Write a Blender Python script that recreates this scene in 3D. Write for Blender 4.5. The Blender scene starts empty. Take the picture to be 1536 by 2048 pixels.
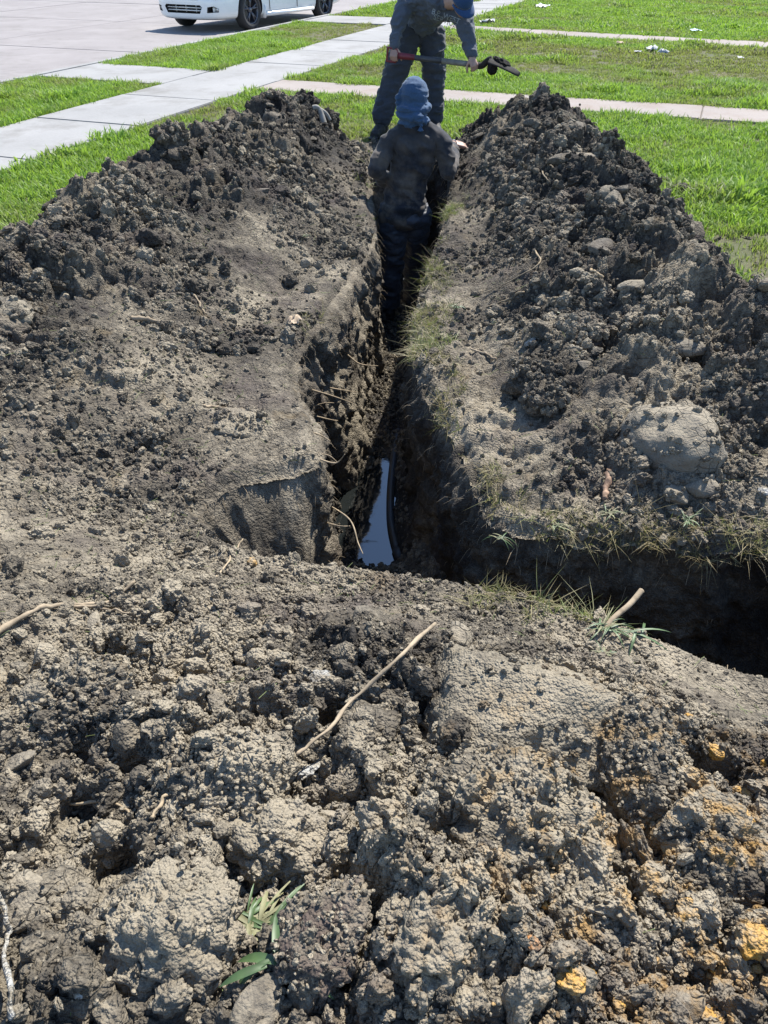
import bpy, bmesh, math, random
import numpy as np
from mathutils import Vector, Matrix, Quaternion, Euler
from mathutils.bvhtree import BVHTree

random.seed(7); RNG = np.random.default_rng(11)
scene = bpy.context.scene
COL = scene.collection
rad = math.radians

# ------------------------------------------------------------------ camera, world, sun, exposure
CAM_H, PITCH, FPX = 1.55, rad(37.0), 1547.0          # FPX: focal length in pixels of the 1536x2048 photograph
cam_d = bpy.data.cameras.new('camera'); cam = bpy.data.objects.new('camera', cam_d); COL.objects.link(cam)
cam.location = (0, 0, CAM_H); cam.rotation_euler = (math.pi/2 - PITCH, 0, 0)
cam_d.sensor_fit = 'VERTICAL'; cam_d.angle = 2*math.atan(1024/FPX); cam_d.clip_start = .02; cam_d.clip_end = 3000
scene.camera = cam
SUN_EL, SUN_AZ = rad(54), rad(31)                     # azimuth from +Y towards +X
world = bpy.data.worlds.new('World'); scene.world = world; world.use_nodes = True
wn = world.node_tree; bg = wn.nodes['Background']
sky = wn.nodes.new('ShaderNodeTexSky'); sky.sky_type = 'NISHITA'; sky.sun_disc = False
sky.sun_elevation = SUN_EL; sky.sun_rotation = SUN_AZ; sky.dust_density = .1; sky.air_density = 1.0; sky.ozone_density = 3.5
wn.links.new(sky.outputs[0], bg.inputs[0]); bg.inputs[1].default_value = .118
sd = bpy.data.lights.new('sun', 'SUN'); sd.energy = 4.6; sd.angle = rad(.53); sd.color = (1, .955, .87)
sun = bpy.data.objects.new('sun', sd); COL.objects.link(sun)
sdir = Vector((math.sin(SUN_AZ)*math.cos(SUN_EL), math.cos(SUN_AZ)*math.cos(SUN_EL), math.sin(SUN_EL)))
sun.rotation_euler = sdir.to_track_quat('Z', 'Y').to_euler(); sun.location = sdir*30
vs = scene.view_settings
vs.view_transform = 'Standard'; vs.look = 'None'; vs.gamma = 1; vs.use_curve_mapping = False; vs.exposure = 1.14

# ------------------------------------------------------------------ helpers
def tag(o, label=None, cat=None, group=None, kind=None):
    if label: o['label'] = label
    if cat: o['category'] = cat
    if group: o['group'] = group
    if kind: o['kind'] = kind
    return o
def link(o, parent=None):
    COL.objects.link(o)
    if parent is not None: o.parent = parent
    return o
def mesh_obj(name, verts, faces, mat=None, parent=None, smooth=True):
    me = bpy.data.meshes.new(name)
    if isinstance(faces, np.ndarray): fast_mesh(me, np.asarray(verts, np.float32), faces)
    else: me.from_pydata([tuple(v) for v in verts], [], [tuple(f) for f in faces])
    if smooth: me.polygons.foreach_set('use_smooth', np.ones(len(me.polygons), bool))
    me.update()
    o = bpy.data.objects.new(name, me)
    for m in (mat if isinstance(mat, (list, tuple)) else [mat]):
        if m: me.materials.append(m)
    return link(o, parent)
def fast_mesh(me, V, F):
    n = len(F); k = F.shape[1]
    me.vertices.add(len(V)); me.vertices.foreach_set('co', np.ascontiguousarray(V, np.float32).ravel())
    me.loops.add(n*k); me.loops.foreach_set('vertex_index', np.ascontiguousarray(F, np.int32).ravel())
    me.polygons.add(n); me.polygons.foreach_set('loop_start', np.arange(0, n*k, k, dtype=np.int32))
    me.update(calc_edges=True)
def empty(name, loc=(0,0,0), rz=0):
    o = bpy.data.objects.new(name, None); o.location = loc; o.rotation_euler = (0,0,rz); o.empty_display_size = .1
    return link(o)
def bm_obj(name, bm, mat=None, parent=None, smooth=False):
    me = bpy.data.meshes.new(name); bm.to_mesh(me); bm.free()
    if smooth: me.polygons.foreach_set('use_smooth', np.ones(len(me.polygons), bool))
    for m in (mat if isinstance(mat, (list, tuple)) else [mat]):
        if m: me.materials.append(m)
    return link(bpy.data.objects.new(name, me), parent)
def tube_geo(pts, radii, n=8, cap=True):
    P = [Vector(p) for p in pts]; V = []; F = []
    up = Vector((0,0,1)); prev = None
    for i, p in enumerate(P):
        t = (P[min(i+1, len(P)-1)] - P[max(i-1, 0)]).normalized()
        if prev is None:
            a = t.cross(up) if abs(t.dot(up)) < .95 else t.cross(Vector((1,0,0)))
        else: a = prev - t*prev.dot(t)
        a.normalize(); prev = a; b = t.cross(a)
        r = radii[i] if hasattr(radii, '__len__') else radii
        for k in range(n):
            q = 2*math.pi*k/n; V.append(p + (a*math.cos(q) + b*math.sin(q))*r)
    for i in range(len(P)-1):
        for k in range(n):
            F.append((i*n+k, i*n+(k+1)%n, (i+1)*n+(k+1)%n, (i+1)*n+k))
    if cap:
        F.append(tuple(reversed(range(n)))); F.append(tuple((len(P)-1)*n+k for k in range(n)))
    return V, F
def tube(name, pts, radii, mat, parent=None, n=8, smooth=True):
    V, F = tube_geo(pts, radii, n); return mesh_obj(name, V, F, mat, parent, smooth)
def box(bm, x0, x1, y0, y1, z0, z1, M=None):
    vs_ = [bm.verts.new(Vector(c) if M is None else M @ Vector(c)) for c in
           ((x0,y0,z0),(x1,y0,z0),(x1,y1,z0),(x0,y1,z0),(x0,y0,z1),(x1,y0,z1),(x1,y1,z1),(x0,y1,z1))]
    fs = [bm.faces.new([vs_[i] for i in f]) for f in ((3,2,1,0),(4,5,6,7),(0,1,5,4),(1,2,6,5),(2,3,7,6),(3,0,4,7))]
    return fs
def cr(P, n, closed=False):                                # Catmull-Rom resample
    P = np.asarray(P, float); m = len(P); out = []
    for i in range(m if closed else m-1):
        g = (lambda k: P[k % m]) if closed else (lambda k: P[min(max(k, 0), m-1)])
        p0, p1, p2, p3 = g(i-1), g(i), g(i+1), g(i+2)
        for t in np.linspace(0, 1, n, endpoint=False):
            out.append(.5*((2*p1)+(-p0+p2)*t+(2*p0-5*p1+4*p2-p3)*t*t+(-p0+3*p1-3*p2+p3)*t**3))
    if not closed: out.append(P[-1])
    return np.array(out)
# pixels of the photograph -> directions and points
cp, sp = math.cos(PITCH), math.sin(PITCH)
def ray(px, py):
    x = (px-768)/FPX; y = (1024-py)/FPX
    return Vector((x, cp + y*sp, -sp + y*cp))
def W(px, py, D):                                          # point on the pixel's ray at ground distance y = D
    r = ray(px, py); return Vector((0,0,CAM_H)) + r*(D/r.y)
def G(px, py, z=0.0):                                      # point on the pixel's ray at height z
    r = ray(px, py); return Vector((0,0,CAM_H)) + r*((z-CAM_H)/r.z)

# ------------------------------------------------------------------ noise (numpy)
def hsh(ix, iy, iz=0, s=0):
    h = (ix.astype(np.int64)*374761393 + iy.astype(np.int64)*668265263 + (iz if np.isscalar(iz) else iz.astype(np.int64))*2147483647 + s*1274126177) & 0xffffffff
    h = ((h ^ (h >> 13))*1274126177) & 0xffffffff
    h = ((h ^ (h >> 16))*2246822519) & 0xffffffff
    return ((h ^ (h >> 15)) & 0xffffff)/float(0x1000000)
def vn2(x, y, s=0):
    ix = np.floor(x); iy = np.floor(y); fx = x-ix; fy = y-iy
    fx = fx*fx*(3-2*fx); fy = fy*fy*(3-2*fy); ix = ix.astype(np.int64); iy = iy.astype(np.int64)
    return (hsh(ix,iy,0,s)*(1-fx)+hsh(ix+1,iy,0,s)*fx)*(1-fy) + (hsh(ix,iy+1,0,s)*(1-fx)+hsh(ix+1,iy+1,0,s)*fx)*fy
def fbm2(x, y, o=4, s=0):
    a = 1; t = 0; n = 0
    for i in range(o):
        t = t + a*(vn2(x*2**i+i*17.3, y*2**i-i*9.1, s+i)*2-1); n += a; a *= .5
    return t/n
def vn3(x, y, z, s=0):
    ix = np.floor(x); iy = np.floor(y); iz = np.floor(z); fx = x-ix; fy = y-iy; fz = z-iz
    fx = fx*fx*(3-2*fx); fy = fy*fy*(3-2*fy); fz = fz*fz*(3-2*fz)
    ix = ix.astype(np.int64); iy = iy.astype(np.int64); iz = iz.astype(np.int64); r = 0
    for dz, wz in ((0, 1-fz), (1, fz)):
        for dy, wy in ((0, 1-fy), (1, fy)):
            for dx, wx in ((0, 1-fx), (1, fx)): r = r + hsh(ix+dx, iy+dy, iz+dz, s)*wx*wy*wz
    return r
def fbm3(p, f, o=4, s=0):
    a = 1; t = 0; n = 0; x, y, z = p[:,0]*f, p[:,1]*f, p[:,2]*f
    for i in range(o):
        t = t + a*(vn3(x*2**i+i*3.7, y*2**i+i*5.1, z*2**i-i*8.3, s+i)*2-1); n += a; a *= .5
    return t/n
def clods2(x, y, c, s):                                    # a field of half-buried lumps of cell size c
    gx = x/c; gy = y/c; ix = np.floor(gx).astype(np.int64); iy = np.floor(gy).astype(np.int64)
    gx = gx + .38*(vn2(gx*1.7, gy*1.7, s+50)-.5)*2 + .22*(vn2(gx*4.1, gy*4.1, s+52)-.5)*2; gy = gy + .38*(vn2(gx*1.7+9, gy*1.7, s+51)-.5)*2 + .22*(vn2(gx*4.1+5, gy*4.1, s+53)-.5)*2
    ix = np.floor(gx).astype(np.int64); iy = np.floor(gy).astype(np.int64)
    best = np.full(x.shape, -1.0)
    for dx in (-1,0,1):
        for dy in (-1,0,1):
            jx = ix+dx; jy = iy+dy
            cx = jx + hsh(jx,jy,0,s); cy = jy + hsh(jx,jy,0,s+1)
            r = .28+.55*hsh(jx,jy,0,s+2); h = hsh(jx,jy,0,s+3)*.5-.25
            ex = 1+.5*(hsh(jx,jy,0,s+4)-.5)
            d2 = ((gx-cx)*ex)**2 + ((gy-cy)/ex)**2
            dd_ = np.sqrt(d2); sa = (hsh(jx,jy,0,s+5)-.5)*1.3; sb = (hsh(jx,jy,0,s+6)-.5)*1.3
            best = np.maximum(best, h + np.minimum(1.6*(r-dd_), .55*r + sa*(gx-cx) + sb*(gy-cy)))
    return best*c
def clods3(p, c, s):
    g = p/c; ii = np.floor(g).astype(np.int64); best = np.full(len(p), -1.0)
    for dx in (-1,0,1):
        for dy in (-1,0,1):
            for dz in (-1,0,1):
                j = ii + np.array((dx,dy,dz)); q = [hsh(j[:,0], j[:,1], j[:,2], s+k) for k in range(4)]
                d = np.sqrt(((g - j - np.stack(q[:3], 1))**2).sum(1)); best = np.maximum(best, .35+.5*q[3]-d)
    return best*c
sst = lambda a, b, v: (lambda t: t*t*(3-2*t))(np.clip((v-a)/(b-a), 0, 1))

# ------------------------------------------------------------------ materials
def new_mat(name):
    m = bpy.data.materials.new(name); m.use_nodes = True
    nt = m.node_tree; return m, nt, nt.nodes['Principled BSDF']
def N(nt, t, **k):
    n = nt.nodes.new('ShaderNode'+t)
    for a, v in k.items():
        if a.startswith('i_'):
            key = a[2:]; n.inputs[int(key) if key.isdigit() else key].default_value = v
        else: setattr(n, a, v)
    return n
def ramp(nt, fac, stops):
    r = nt.nodes.new('ShaderNodeValToRGB'); e = r.color_ramp.elements
    while len(e) < len(stops): e.new(.5)
    for el, (p, c) in zip(e, stops): el.position = p; el.color = (*c, 1) if len(c) == 3 else c
    nt.links.new(fac, r.inputs[0]); return r.outputs[0]
def noise(nt, scale, detail=4, rough=.6, vec=None, dist=0):
    n = N(nt, 'TexNoise'); n.inputs['Scale'].default_value = scale; n.inputs['Detail'].default_value = detail
    n.inputs['Roughness'].default_value = rough; n.inputs['Distortion'].default_value = dist
    if vec is not None: nt.links.new(vec, n.inputs['Vector'])
    return n.outputs['Fac']
def mixc(nt, fac, a, b, blend='MIX'):
    n = nt.nodes.new('ShaderNodeMix'); n.data_type = 'RGBA'; n.blend_type = blend
    for s, v in ((0, fac), (6, a), (7, b)):
        if hasattr(v, 'is_linked'): nt.links.new(v, n.inputs[s])
        else: n.inputs[s].default_value = v if s == 0 else (*v, 1) if len(v) == 3 else v
    return n.outputs[2]
def maths(nt, op, a, b=0.0, clamp=False):
    n = nt.nodes.new('ShaderNodeMath'); n.operation = op; n.use_clamp = clamp
    for s, v in ((0, a), (1, b)):
        if hasattr(v, 'is_linked'): nt.links.new(v, n.inputs[s])
        else: n.inputs[s].default_value = v
    return n.outputs[0]
def bump(nt, bsdf, h, strength=.5, dist=.005):
    b = N(nt, 'Bump'); b.inputs['Strength'].default_value = strength; b.inputs['Distance'].default_value = dist
    nt.links.new(h, b.inputs['Height']); nt.links.new(b.outputs[0], bsdf.inputs['Normal']); return b
def posn(nt): return N(nt, 'NewGeometry').outputs['Position']
def plain(name, col, rough=.6, var=.25, scale=12, metal=0, spec=.5, bmp=0, bscale=60):
    m, nt, b = new_mat(name); co = N(nt, 'TexCoord').outputs['Object']
    f = noise(nt, scale, 5, .6, co)
    c = ramp(nt, f, ((.3, [v*(1-var) for v in col]), (.7, [min(1, v*(1+var)) for v in col])))
    nt.links.new(c, b.inputs['Base Color']); b.inputs['Roughness'].default_value = rough
    b.inputs['Metallic'].default_value = metal; b.inputs['Specular IOR Level'].default_value = spec
    if bmp: bump(nt, b, noise(nt, bscale, 4, .6, co), bmp, .003)
    return m
def soil_mat(name, dry=.0, per_inst=False, cracks=False, dark=1.0, use_attr=False, grain=1.0):
    m, nt, b = new_mat(name); p = posn(nt)
    sep = N(nt, 'SeparateXYZ'); nt.links.new(p, sep.inputs[0])
    # moist fresh spoil at the far, newly dug end; drier crumbs where it has lain longest
    yd = N(nt, 'MapRange', clamp=True); nt.links.new(sep.outputs[1], yd.inputs[0])
    for i, v in zip((1,2,3,4), (2.0, 6.5, .125, .02)): yd.inputs[i].default_value = v
    big = noise(nt, 2.2, 3, .55, p); fine = noise(nt, 46, 5, .72, p); med = noise(nt, 11, 4, .65, p)
    d = maths(nt, 'ADD', maths(nt, 'MULTIPLY', big, .85), maths(nt, 'MULTIPLY', med, .35))
    d = maths(nt, 'ADD', d, maths(nt, 'MULTIPLY', fine, .55)); d = maths(nt, 'ADD', d, yd.outputs[0])
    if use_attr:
        at = N(nt, 'Attribute', attribute_name='dry'); d = maths(nt, 'ADD', d, maths(nt, 'MULTIPLY', at.outputs['Fac'], .16))  # dryness on the mounds, painted light and shade on the trench wall
    if per_inst:
        oi = N(nt, 'ObjectInfo'); d = maths(nt, 'ADD', d, maths(nt, 'MULTIPLY', maths(nt, 'SUBTRACT', oi.outputs['Random'], .5), .30))
    d = maths(nt, 'ADD', d, dry-.175)
    k = dark
    c = ramp(nt, d, ((.46, (.016*k,.0145*k,.0135*k)), (.63, (.046*k,.0405*k,.0345*k)), (.80, (.120*k,.103*k,.079*k)), (1.0, (.300*k,.258*k,.192*k))))
    # ochre and purple tints
    oc = noise(nt, 5.3, 4, .6, maths_vec(nt, p, (7.1,3.3,1.7)))
    c = mixc(nt, maths(nt, 'MULTIPLY', maths(nt, 'SUBTRACT', oc, .60, True), 2.2, True), c, (.20*k,.135*k,.055*k))
    vd = N(nt, 'VectorMath', operation='DISTANCE'); nt.links.new(p, vd.inputs[0]); vd.inputs[1].default_value = (.58,.52,.35)
    om = N(nt, 'MapRange', clamp=True); nt.links.new(vd.outputs['Value'], om.inputs[0])
    for i, v in zip((1,2,3,4), (.18,.68,1,0)): om.inputs[i].default_value = v
    on = ramp(nt, noise(nt, 17, 5, .7, p), ((.50,(0,0,0)),(.62,(1,1,1))))
    c = mixc(nt, maths(nt, 'MULTIPLY', maths(nt, 'MULTIPLY', om.outputs[0], on), .68), c, (.38*k,.215*k,.055*k))
    pu = noise(nt, 3.1, 4, .6, maths_vec(nt, p, (1.1,9.3,4.7)))
    c = mixc(nt, maths(nt, 'MULTIPLY', maths(nt, 'SUBTRACT', pu, .52, True), 2.4, True), c, (.085*k,.066*k,.062*k))
    nt.links.new(c, b.inputs['Base Color']); b.inputs['Roughness'].default_value = .93
    b.inputs['Specular IOR Level'].default_value = .25
    h = maths(nt, 'ADD', maths(nt, 'MULTIPLY', noise(nt, 130, 5, .7, p), .6), maths(nt, 'MULTIPLY', fine, .8))
    if cracks:
        vo = N(nt, 'TexVoronoi', feature='DISTANCE_TO_EDGE'); vo.inputs['Scale'].default_value = 24
        wv = N(nt, 'VectorMath', operation='ADD'); nz = N(nt, 'TexNoise'); nz.inputs['Scale'].default_value = 14
        nt.links.new(p, nz.inputs['Vector']); sc = N(nt, 'VectorMath', operation='SCALE'); sc.inputs[3].default_value = .03
        nt.links.new(nz.outputs['Color'], sc.inputs[0]); nt.links.new(p, wv.inputs[0]); nt.links.new(sc.outputs[0], wv.inputs[1])
        nt.links.new(wv.outputs[0], vo.inputs['Vector'])
        ck = N(nt, 'MapRange', clamp=True); nt.links.new(vo.outputs['Distance'], ck.inputs[0]); ck.inputs[1].default_value = 0; ck.inputs[2].default_value = .045
        ck.inputs[3].default_value = -.75; ck.inputs[4].default_value = 0
        gate = maths(nt, 'GREATER_THAN', noise(nt, 4, 2, .5, p), .47)
        h = maths(nt, 'ADD', h, maths(nt, 'MULTIPLY', ck.outputs[0], gate))
    for sc_, wt in ((95, 1.1), (210, .7)):
        vg = N(nt, 'TexVoronoi'); vg.inputs['Scale'].default_value = sc_; nt.links.new(maths_vec(nt, p, (0,0,0)), vg.inputs['Vector'])
        h = maths(nt, 'SUBTRACT', h, maths(nt, 'MULTIPLY', vg.outputs['Distance'], wt*grain))
    bump(nt, b, h, 1.0, .0075)
    return m
def tinted(name, base, tint, amt, **k):
    m = soil_mat(name, **k); nt = m.node_tree; b = nt.nodes['Principled BSDF']; src = b.inputs['Base Color'].links[0].from_socket
    f = maths(nt, 'MULTIPLY', ramp(nt, noise(nt, base, 5, .7, posn(nt)), ((.38,(0,0,0)),(.62,(1,1,1)))), amt)
    nt.links.new(mixc(nt, f, src, tint), b.inputs['Base Color']); return m
def maths_vec(nt, v, off):
    n = N(nt, 'VectorMath', operation='ADD'); nt.links.new(v, n.inputs[0]); n.inputs[1].default_value = off; return n.outputs[0]

M_SOIL = soil_mat('soil', dry=0.0, cracks=True, use_attr=True)
M_CRUMB = soil_mat('soil_crumb', dry=.085, per_inst=True)
M_CLOD = soil_mat('soil_clod', dry=.0, cracks=True)
M_CLODPALE = None
M_WALL = tinted('trench_soil', 7, (.022,.018,.015), .55, dry=-.10, use_attr=True, grain=.9)  # base colour darkened to deepen the shade in the cut
M_FLOOR = soil_mat('trench_mud', dry=-.13)
M_OCHRE = tinted('ochre_clay', 22, (.52,.285,.06), 1.0, dry=.30)
M_WHITE_LIME = tinted('pale_lime', 55, (.42,.42,.40), .9, dry=.12)
M_ROOT = plain('root_bark', (.30,.235,.155), .9, .35, 25, spec=.2, bmp=.5)
M_STICK = plain('dry_stick', (.27,.215,.15), .9, .4, 22, spec=.2, bmp=.6)
M_CONC = None
def concrete(name, a, b_, stain):
    m, nt, b = new_mat(name); p = posn(nt)
    f = maths(nt, 'ADD', maths(nt, 'MULTIPLY', noise(nt, .9, 5, .6, p), .6), maths(nt, 'MULTIPLY', noise(nt, 40, 4, .7, p), .4))
    c = ramp(nt, f, ((.35, a), (.65, b_)))
    st = noise(nt, 1.7, 5, .7, maths_vec(nt, p, (3,8,1)))
    c = mixc(nt, maths(nt, 'MULTIPLY', maths(nt, 'SUBTRACT', st, .50, True), 3.2, True), c, stain)
    nt.links.new(c, b.inputs['Base Color']); b.inputs['Roughness'].default_value = .88; b.inputs['Specular IOR Level'].default_value = .3
    bump(nt, b, noise(nt, 160, 3, .7, p), .25, .002); return m
M_CONC = concrete('walk_concrete', (.215,.212,.208), (.285,.280,.275), (.150,.142,.130))
M_WALKPINK = concrete('walk_concrete_pinkish', (.215,.188,.172), (.29,.252,.23), (.20,.15,.12))
M_ROAD = concrete('road_concrete', (.20,.182,.178), (.26,.24,.235), (.165,.15,.14))
M_JOINT = plain('joint_dirt', (.10,.085,.07), .95, .4, 8)

# ------------------------------------------------------------------ ground plan
TR = np.array([(-.55,1.95),(-.42,1.86),(-.18,1.80),(.1,1.75),(.4,1.66),(.7,1.52),(1.0,1.36),(1.5,1.15),(2.2,1.0),(2.25,1.5),(1.6,1.76),
      (1.2,1.85),(.8,1.93),(.42,1.97),(.33,2.15),(.30,2.4),(.20,2.8),(.13,3.3),(.19,4.0),(.34,4.9),(.46,5.8),(.50,6.6),(.43,7.15),(.1,7.25),
      (-.1,7.05),(-.13,6.6),(-.1,5.8),(-.06,4.9),(-.21,4.1),(-.38,3.35),(-.37,2.95),(-.27,2.65),(-.235,2.38),(-.37,2.29),(-.53,2.21),(-.62,2.08)])
FP = np.array([(-3.5,-1.1),(3.2,-1.1),(2.9,1.3),(2.35,2.4),(2.0,3.4),(1.92,4.6),(1.95,6.0),(1.9,7.3),(1.5,8.1),(1.0,8.25),(.74,7.95),(.66,7.35),(.3,7.5),
      (-.05,7.5),(-.32,7.4),(-.42,7.9),(-.75,8.5),(-1.2,8.3),(-1.55,7.2),(-1.85,6.0),(-2.1,4.9),(-2.35,3.7),(-2.9,2.3)])
TRS = cr(TR, 5, True); FPS = cr(FP, 3, True)
def sdist(x, y, P):                                        # signed distance to polygon, negative inside
    sh = x.shape; x = x.ravel(); y = y.ravel(); out = np.empty(len(x))
    A = P; B = np.roll(P, -1, 0); E = B-A; L2 = (E**2).sum(1)
    for s in range(0, len(x), 60000):
        X = x[s:s+60000]; Y = y[s:s+60000]; best = np.full(len(X), 1e9); ins = np.zeros(len(X), bool)
        for i in range(len(A)):
            dx = X-A[i,0]; dy = Y-A[i,1]; t = np.clip((dx*E[i,0]+dy*E[i,1])/L2[i], 0, 1)
            best = np.minimum(best, (dx-t*E[i,0])**2+(dy-t*E[i,1])**2)
            c = (A[i,1] > Y) != (B[i,1] > Y)
            if c.any(): ins ^= c & (X < A[i,0] + (Y-A[i,1])*E[i,0]/(E[i,1] if E[i,1] else 1e-9))
        d = np.sqrt(best); out[s:s+60000] = np.where(ins, -d, d)
    return out.reshape(sh)
NEAR = np.array([(-4,1.9),(-.55,1.95),(-.18,1.80),(.4,1.66),(1.0,1.36),(2.2,1.0),(4,.6)])
def near_edge(x): return np.interp(x, NEAR[:,0], NEAR[:,1])
DIPS = [(G(px, py, .30), rx, ry, d) for px, py, rx, ry, d in ((940,1735,.075,.035,.10),(1212,1570,.016,.10,.10),(712,1640,.05,.05,.075),(712,1860,.030,.13,.10),(1248,1765,.03,.05,.08),
        (130,1490,.06,.03,.06),(300,1535,.05,.022,.06),(820,1640,.05,.04,.05),(1480,1790,.05,.04,.07),(60,1690,.06,.025,.06),(1330,1720,.05,.02,.05),(640,1215,.04,.015,.03))]
def height(x, y, parts=False, detail=True):
    x = np.asarray(x, float); y = np.asarray(y, float)
    wx = x + .06*fbm2(x*3, y*3, 3, 90); wy = y + .06*fbm2(x*3, y*3, 3, 95)
    dt = sdist(x, y, TRS); df = -sdist(wx, wy, FPS)
    fore = sst(.15, -.15, y-near_edge(x)-.1) * sst(-1.2, -.5, x)
    right = (x > .12).astype(float) * (1-fore)
    left = 1-fore-right
    bw = fore*.16 + left*(.12+.22*sst(5.8, 3.4, y)) + right*(.02+.24*sst(5.9, 4.6, y)*sst(1.9, 2.6, y)+.06)
    sl = fore*.62 + left*.47 + right*(.50+.25*sst(4.6, 6.2, y))
    hm = fore*.36 + left*(.40+.30*sst(4, 6.8, y)) + right*(.40+.22*sst(4.2, 6.5, y))
    d = np.maximum(dt-bw, 0)
    a = .02 + hm*(1-np.exp(-sl*d/hm*1.25)) + .05*np.minimum(dt, bw)
    b = .72*df
    k = .09; h = np.clip(.5+.5*(b-a)/k, 0, 1); H = b*(1-h)+a*h-k*h*(1-h)
    H = np.where(df < -.25, -.35, H)
    tread = sst(.38 + .10*fore + .55*left*sst(6.4, 4.2, y), .06*fore+.12*left, d) * sst(-.1, .08, dt+.08)              # trodden margin along the cut
    rough = (1-(.64+.22*fore+.18*left)*tread)
    big = .06*fbm2(x*2.2, y*2.2, 3, 3) + .03*fbm2(x*6, y*6, 3, 21)
    if detail:
        ux = x + .022*fbm2(x*16, y*16, 2, 40); uy = y + .022*fbm2(x*16, y*16, 2, 45)
        m1 = sst(.35, .65, vn2(x*3.1, y*3.1, 70)); m2 = sst(.3, .6, vn2(x*4.7, y*4.7, 75))
        z = (.62-.14*fore)*clods2(ux, uy, .23, 100)*m1 + (.62-.12*fore)*clods2(ux, uy, .11, 110)*(.35+.65*m2) + .50*clods2(ux+.3, uy, .05, 120) + .55*clods2(ux, uy+.7, .024, 130) + .5*clods2(ux, uy+.7, .013, 140)
        holes = -.075*sst(.64, .8, vn2(x*9, y*9, 77))*rough - .05*sst(.55, .8, vn2(x*4.2+3, y*4.2, 79))*rough
        fine = .012*fbm2(x*30, y*30, 3, 60) + .3*clods2(ux, uy, .03, 145)*tread
    else: z = 0; holes = 0; fine = 0
    out = H + sst(-.1, .15, df)*(rough*(big + z + holes) + fine*(.4+.6*rough))
    for c_, rx, ry, dd_ in DIPS: out = out - dd_*np.exp(-(((x-c_.x+.02*np.sin(y*31))/rx)**2 + ((y-c_.y)/ry)**2)**2)
    out = out - .05*sst(.05, .0, dt)                              # rounded lip
    return (out, dt, df, tread, fore, right) if parts else out
def hit(px, py):                                            # where the pixel's ray meets the spoil
    r = ray(px, py); t = np.linspace(.3, 11, 500)
    for _ in range(3):
        X = r.x*t; Y = r.y*t; Z = CAM_H + r.z*t
        g = Z - height(X, Y); i = int(np.argmax(g < 0))
        if g[i] >= 0:                                       # ray skims a crest: settle on the nearest soil below it
            ok = (Y < 8.3); j = int(np.argmin(np.where(ok, g, 9))); return Vector((X[j], Y[j], Z[j]-g[j]))
        t = np.linspace(t[max(i-1, 0)], t[i], 40)
    return Vector((X[i], Y[i], Z[i]))

# ------------------------------------------------------------------ spoil heaps (three things cut from one height function)
rows = [-1.15]
while rows[-1] < 8.75:
    yy = rows[-1]; rows.append(yy + (.02 if yy < .2 else .0042 + .0016*max(yy-.6, 0)))
rows = np.array(rows)
NC, NO = 520, 45
s_in = np.linspace(-1, 1, NC)
wy_ = 1.02 + .245*np.clip(rows, 0, 9)
X = np.empty((len(rows), NC+2*NO))
for i, w in enumerate(wy_):
    L = np.linspace(-3.8, -w, NO, endpoint=False); X[i] = np.concatenate([L, s_in*w, -L[::-1]])
Y = np.repeat(rows[:,None], X.shape[1], 1)
Z, DT, DF, TREAD, FORE, RIGHT = height(X, Y, True)
nr, nc = X.shape
idx = np.arange(nr*nc).reshape(nr, nc)
Q = np.stack([idx[:-1,:-1], idx[:-1,1:], idx[1:,1:], idx[1:,:-1]], -1).reshape(-1, 4)
PT = np.stack([X, Y, Z], -1).reshape(-1, 3)
# loose overhang: nudge rough points sideways so crumbs are not pure height steps
dry_attr = (TREAD*.30 - .10 + .9*(fbm2(X*1.3, Y*1.3, 3, 200))).reshape(-1)
jx = .010*fbm2(X*55, Y*55, 2, 150)*(1-TREAD); jy = .010*fbm2(X*55, Y*55, 2, 160)*(1-TREAD)
PT[:,0] += jx.ravel(); PT[:,1] += jy.ravel()
keep = (DT.ravel()[Q].min(1) > -.012) & (DF.ravel()[Q].max(1) > -.22) & (Z.ravel()[Q].max(1) > -.07)
cx = X.ravel()[Q].mean(1); cy = Y.ravel()[Q].mean(1)
side_fore = (cy < near_edge(cx)+.12)
def heap(mask, label):
    F = Q[mask]; used = np.unique(F); mp = np.full(len(PT), -1, np.int64); mp[used] = np.arange(len(used))
    o = mesh_obj('soil_mound', PT[used], mp[F], M_SOIL)
    a = o.data.attributes.new('dry', 'FLOAT', 'POINT'); a.data.foreach_set('value', dry_attr[used].astype(np.float32))
    return tag(o, label, 'soil mound', 'mounds of dug soil around the trench')
heap(keep & side_fore, 'crumbly soil mound piled along the near side of the side trench')
heap(keep & ~side_fore & (cx < .13), 'long soil mound between the trench and the sidewalk')
heap(keep & ~side_fore & (cx >= .13), 'long soil mound with rounded clay slab, beside the open lawn')

# ------------------------------------------------------------------ trench walls, floor, water
FLOOR = -.95
PL = cr(TR, 30, True)
seg = np.linalg.norm(np.roll(PL, -1, 0)-PL, axis=1); cum = np.concatenate([[0], np.cumsum(seg)])
n_al = int(cum[-1]/.0105); sv = np.linspace(0, cum[-1], n_al, endpoint=False)
PLc = np.vstack([PL, PL[:1]]); px_ = np.interp(sv, cum, PLc[:,0]); py_ = np.interp(sv, cum, PLc[:,1])
tx = np.roll(px_, -1)-np.roll(px_, 1); ty = np.roll(py_, -1)-np.roll(py_, 1); ln = np.hypot(tx, ty); nx, ny = ty/ln, -tx/ln
ins = sdist(px_+nx*.01, py_+ny*.01, TRS) < 0                # make normals point out of the trench
flip = -1 if ins.mean() > .5 else 1; nx *= flip; ny *= flip
for _ in range(12):
    nx = (nx+np.roll(nx,1)+np.roll(nx,-1))/3; ny = (ny+np.roll(ny,1)+np.roll(ny,-1))/3
off0 = .035; Htop = height(px_+nx*off0, py_+ny*off0)
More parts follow.
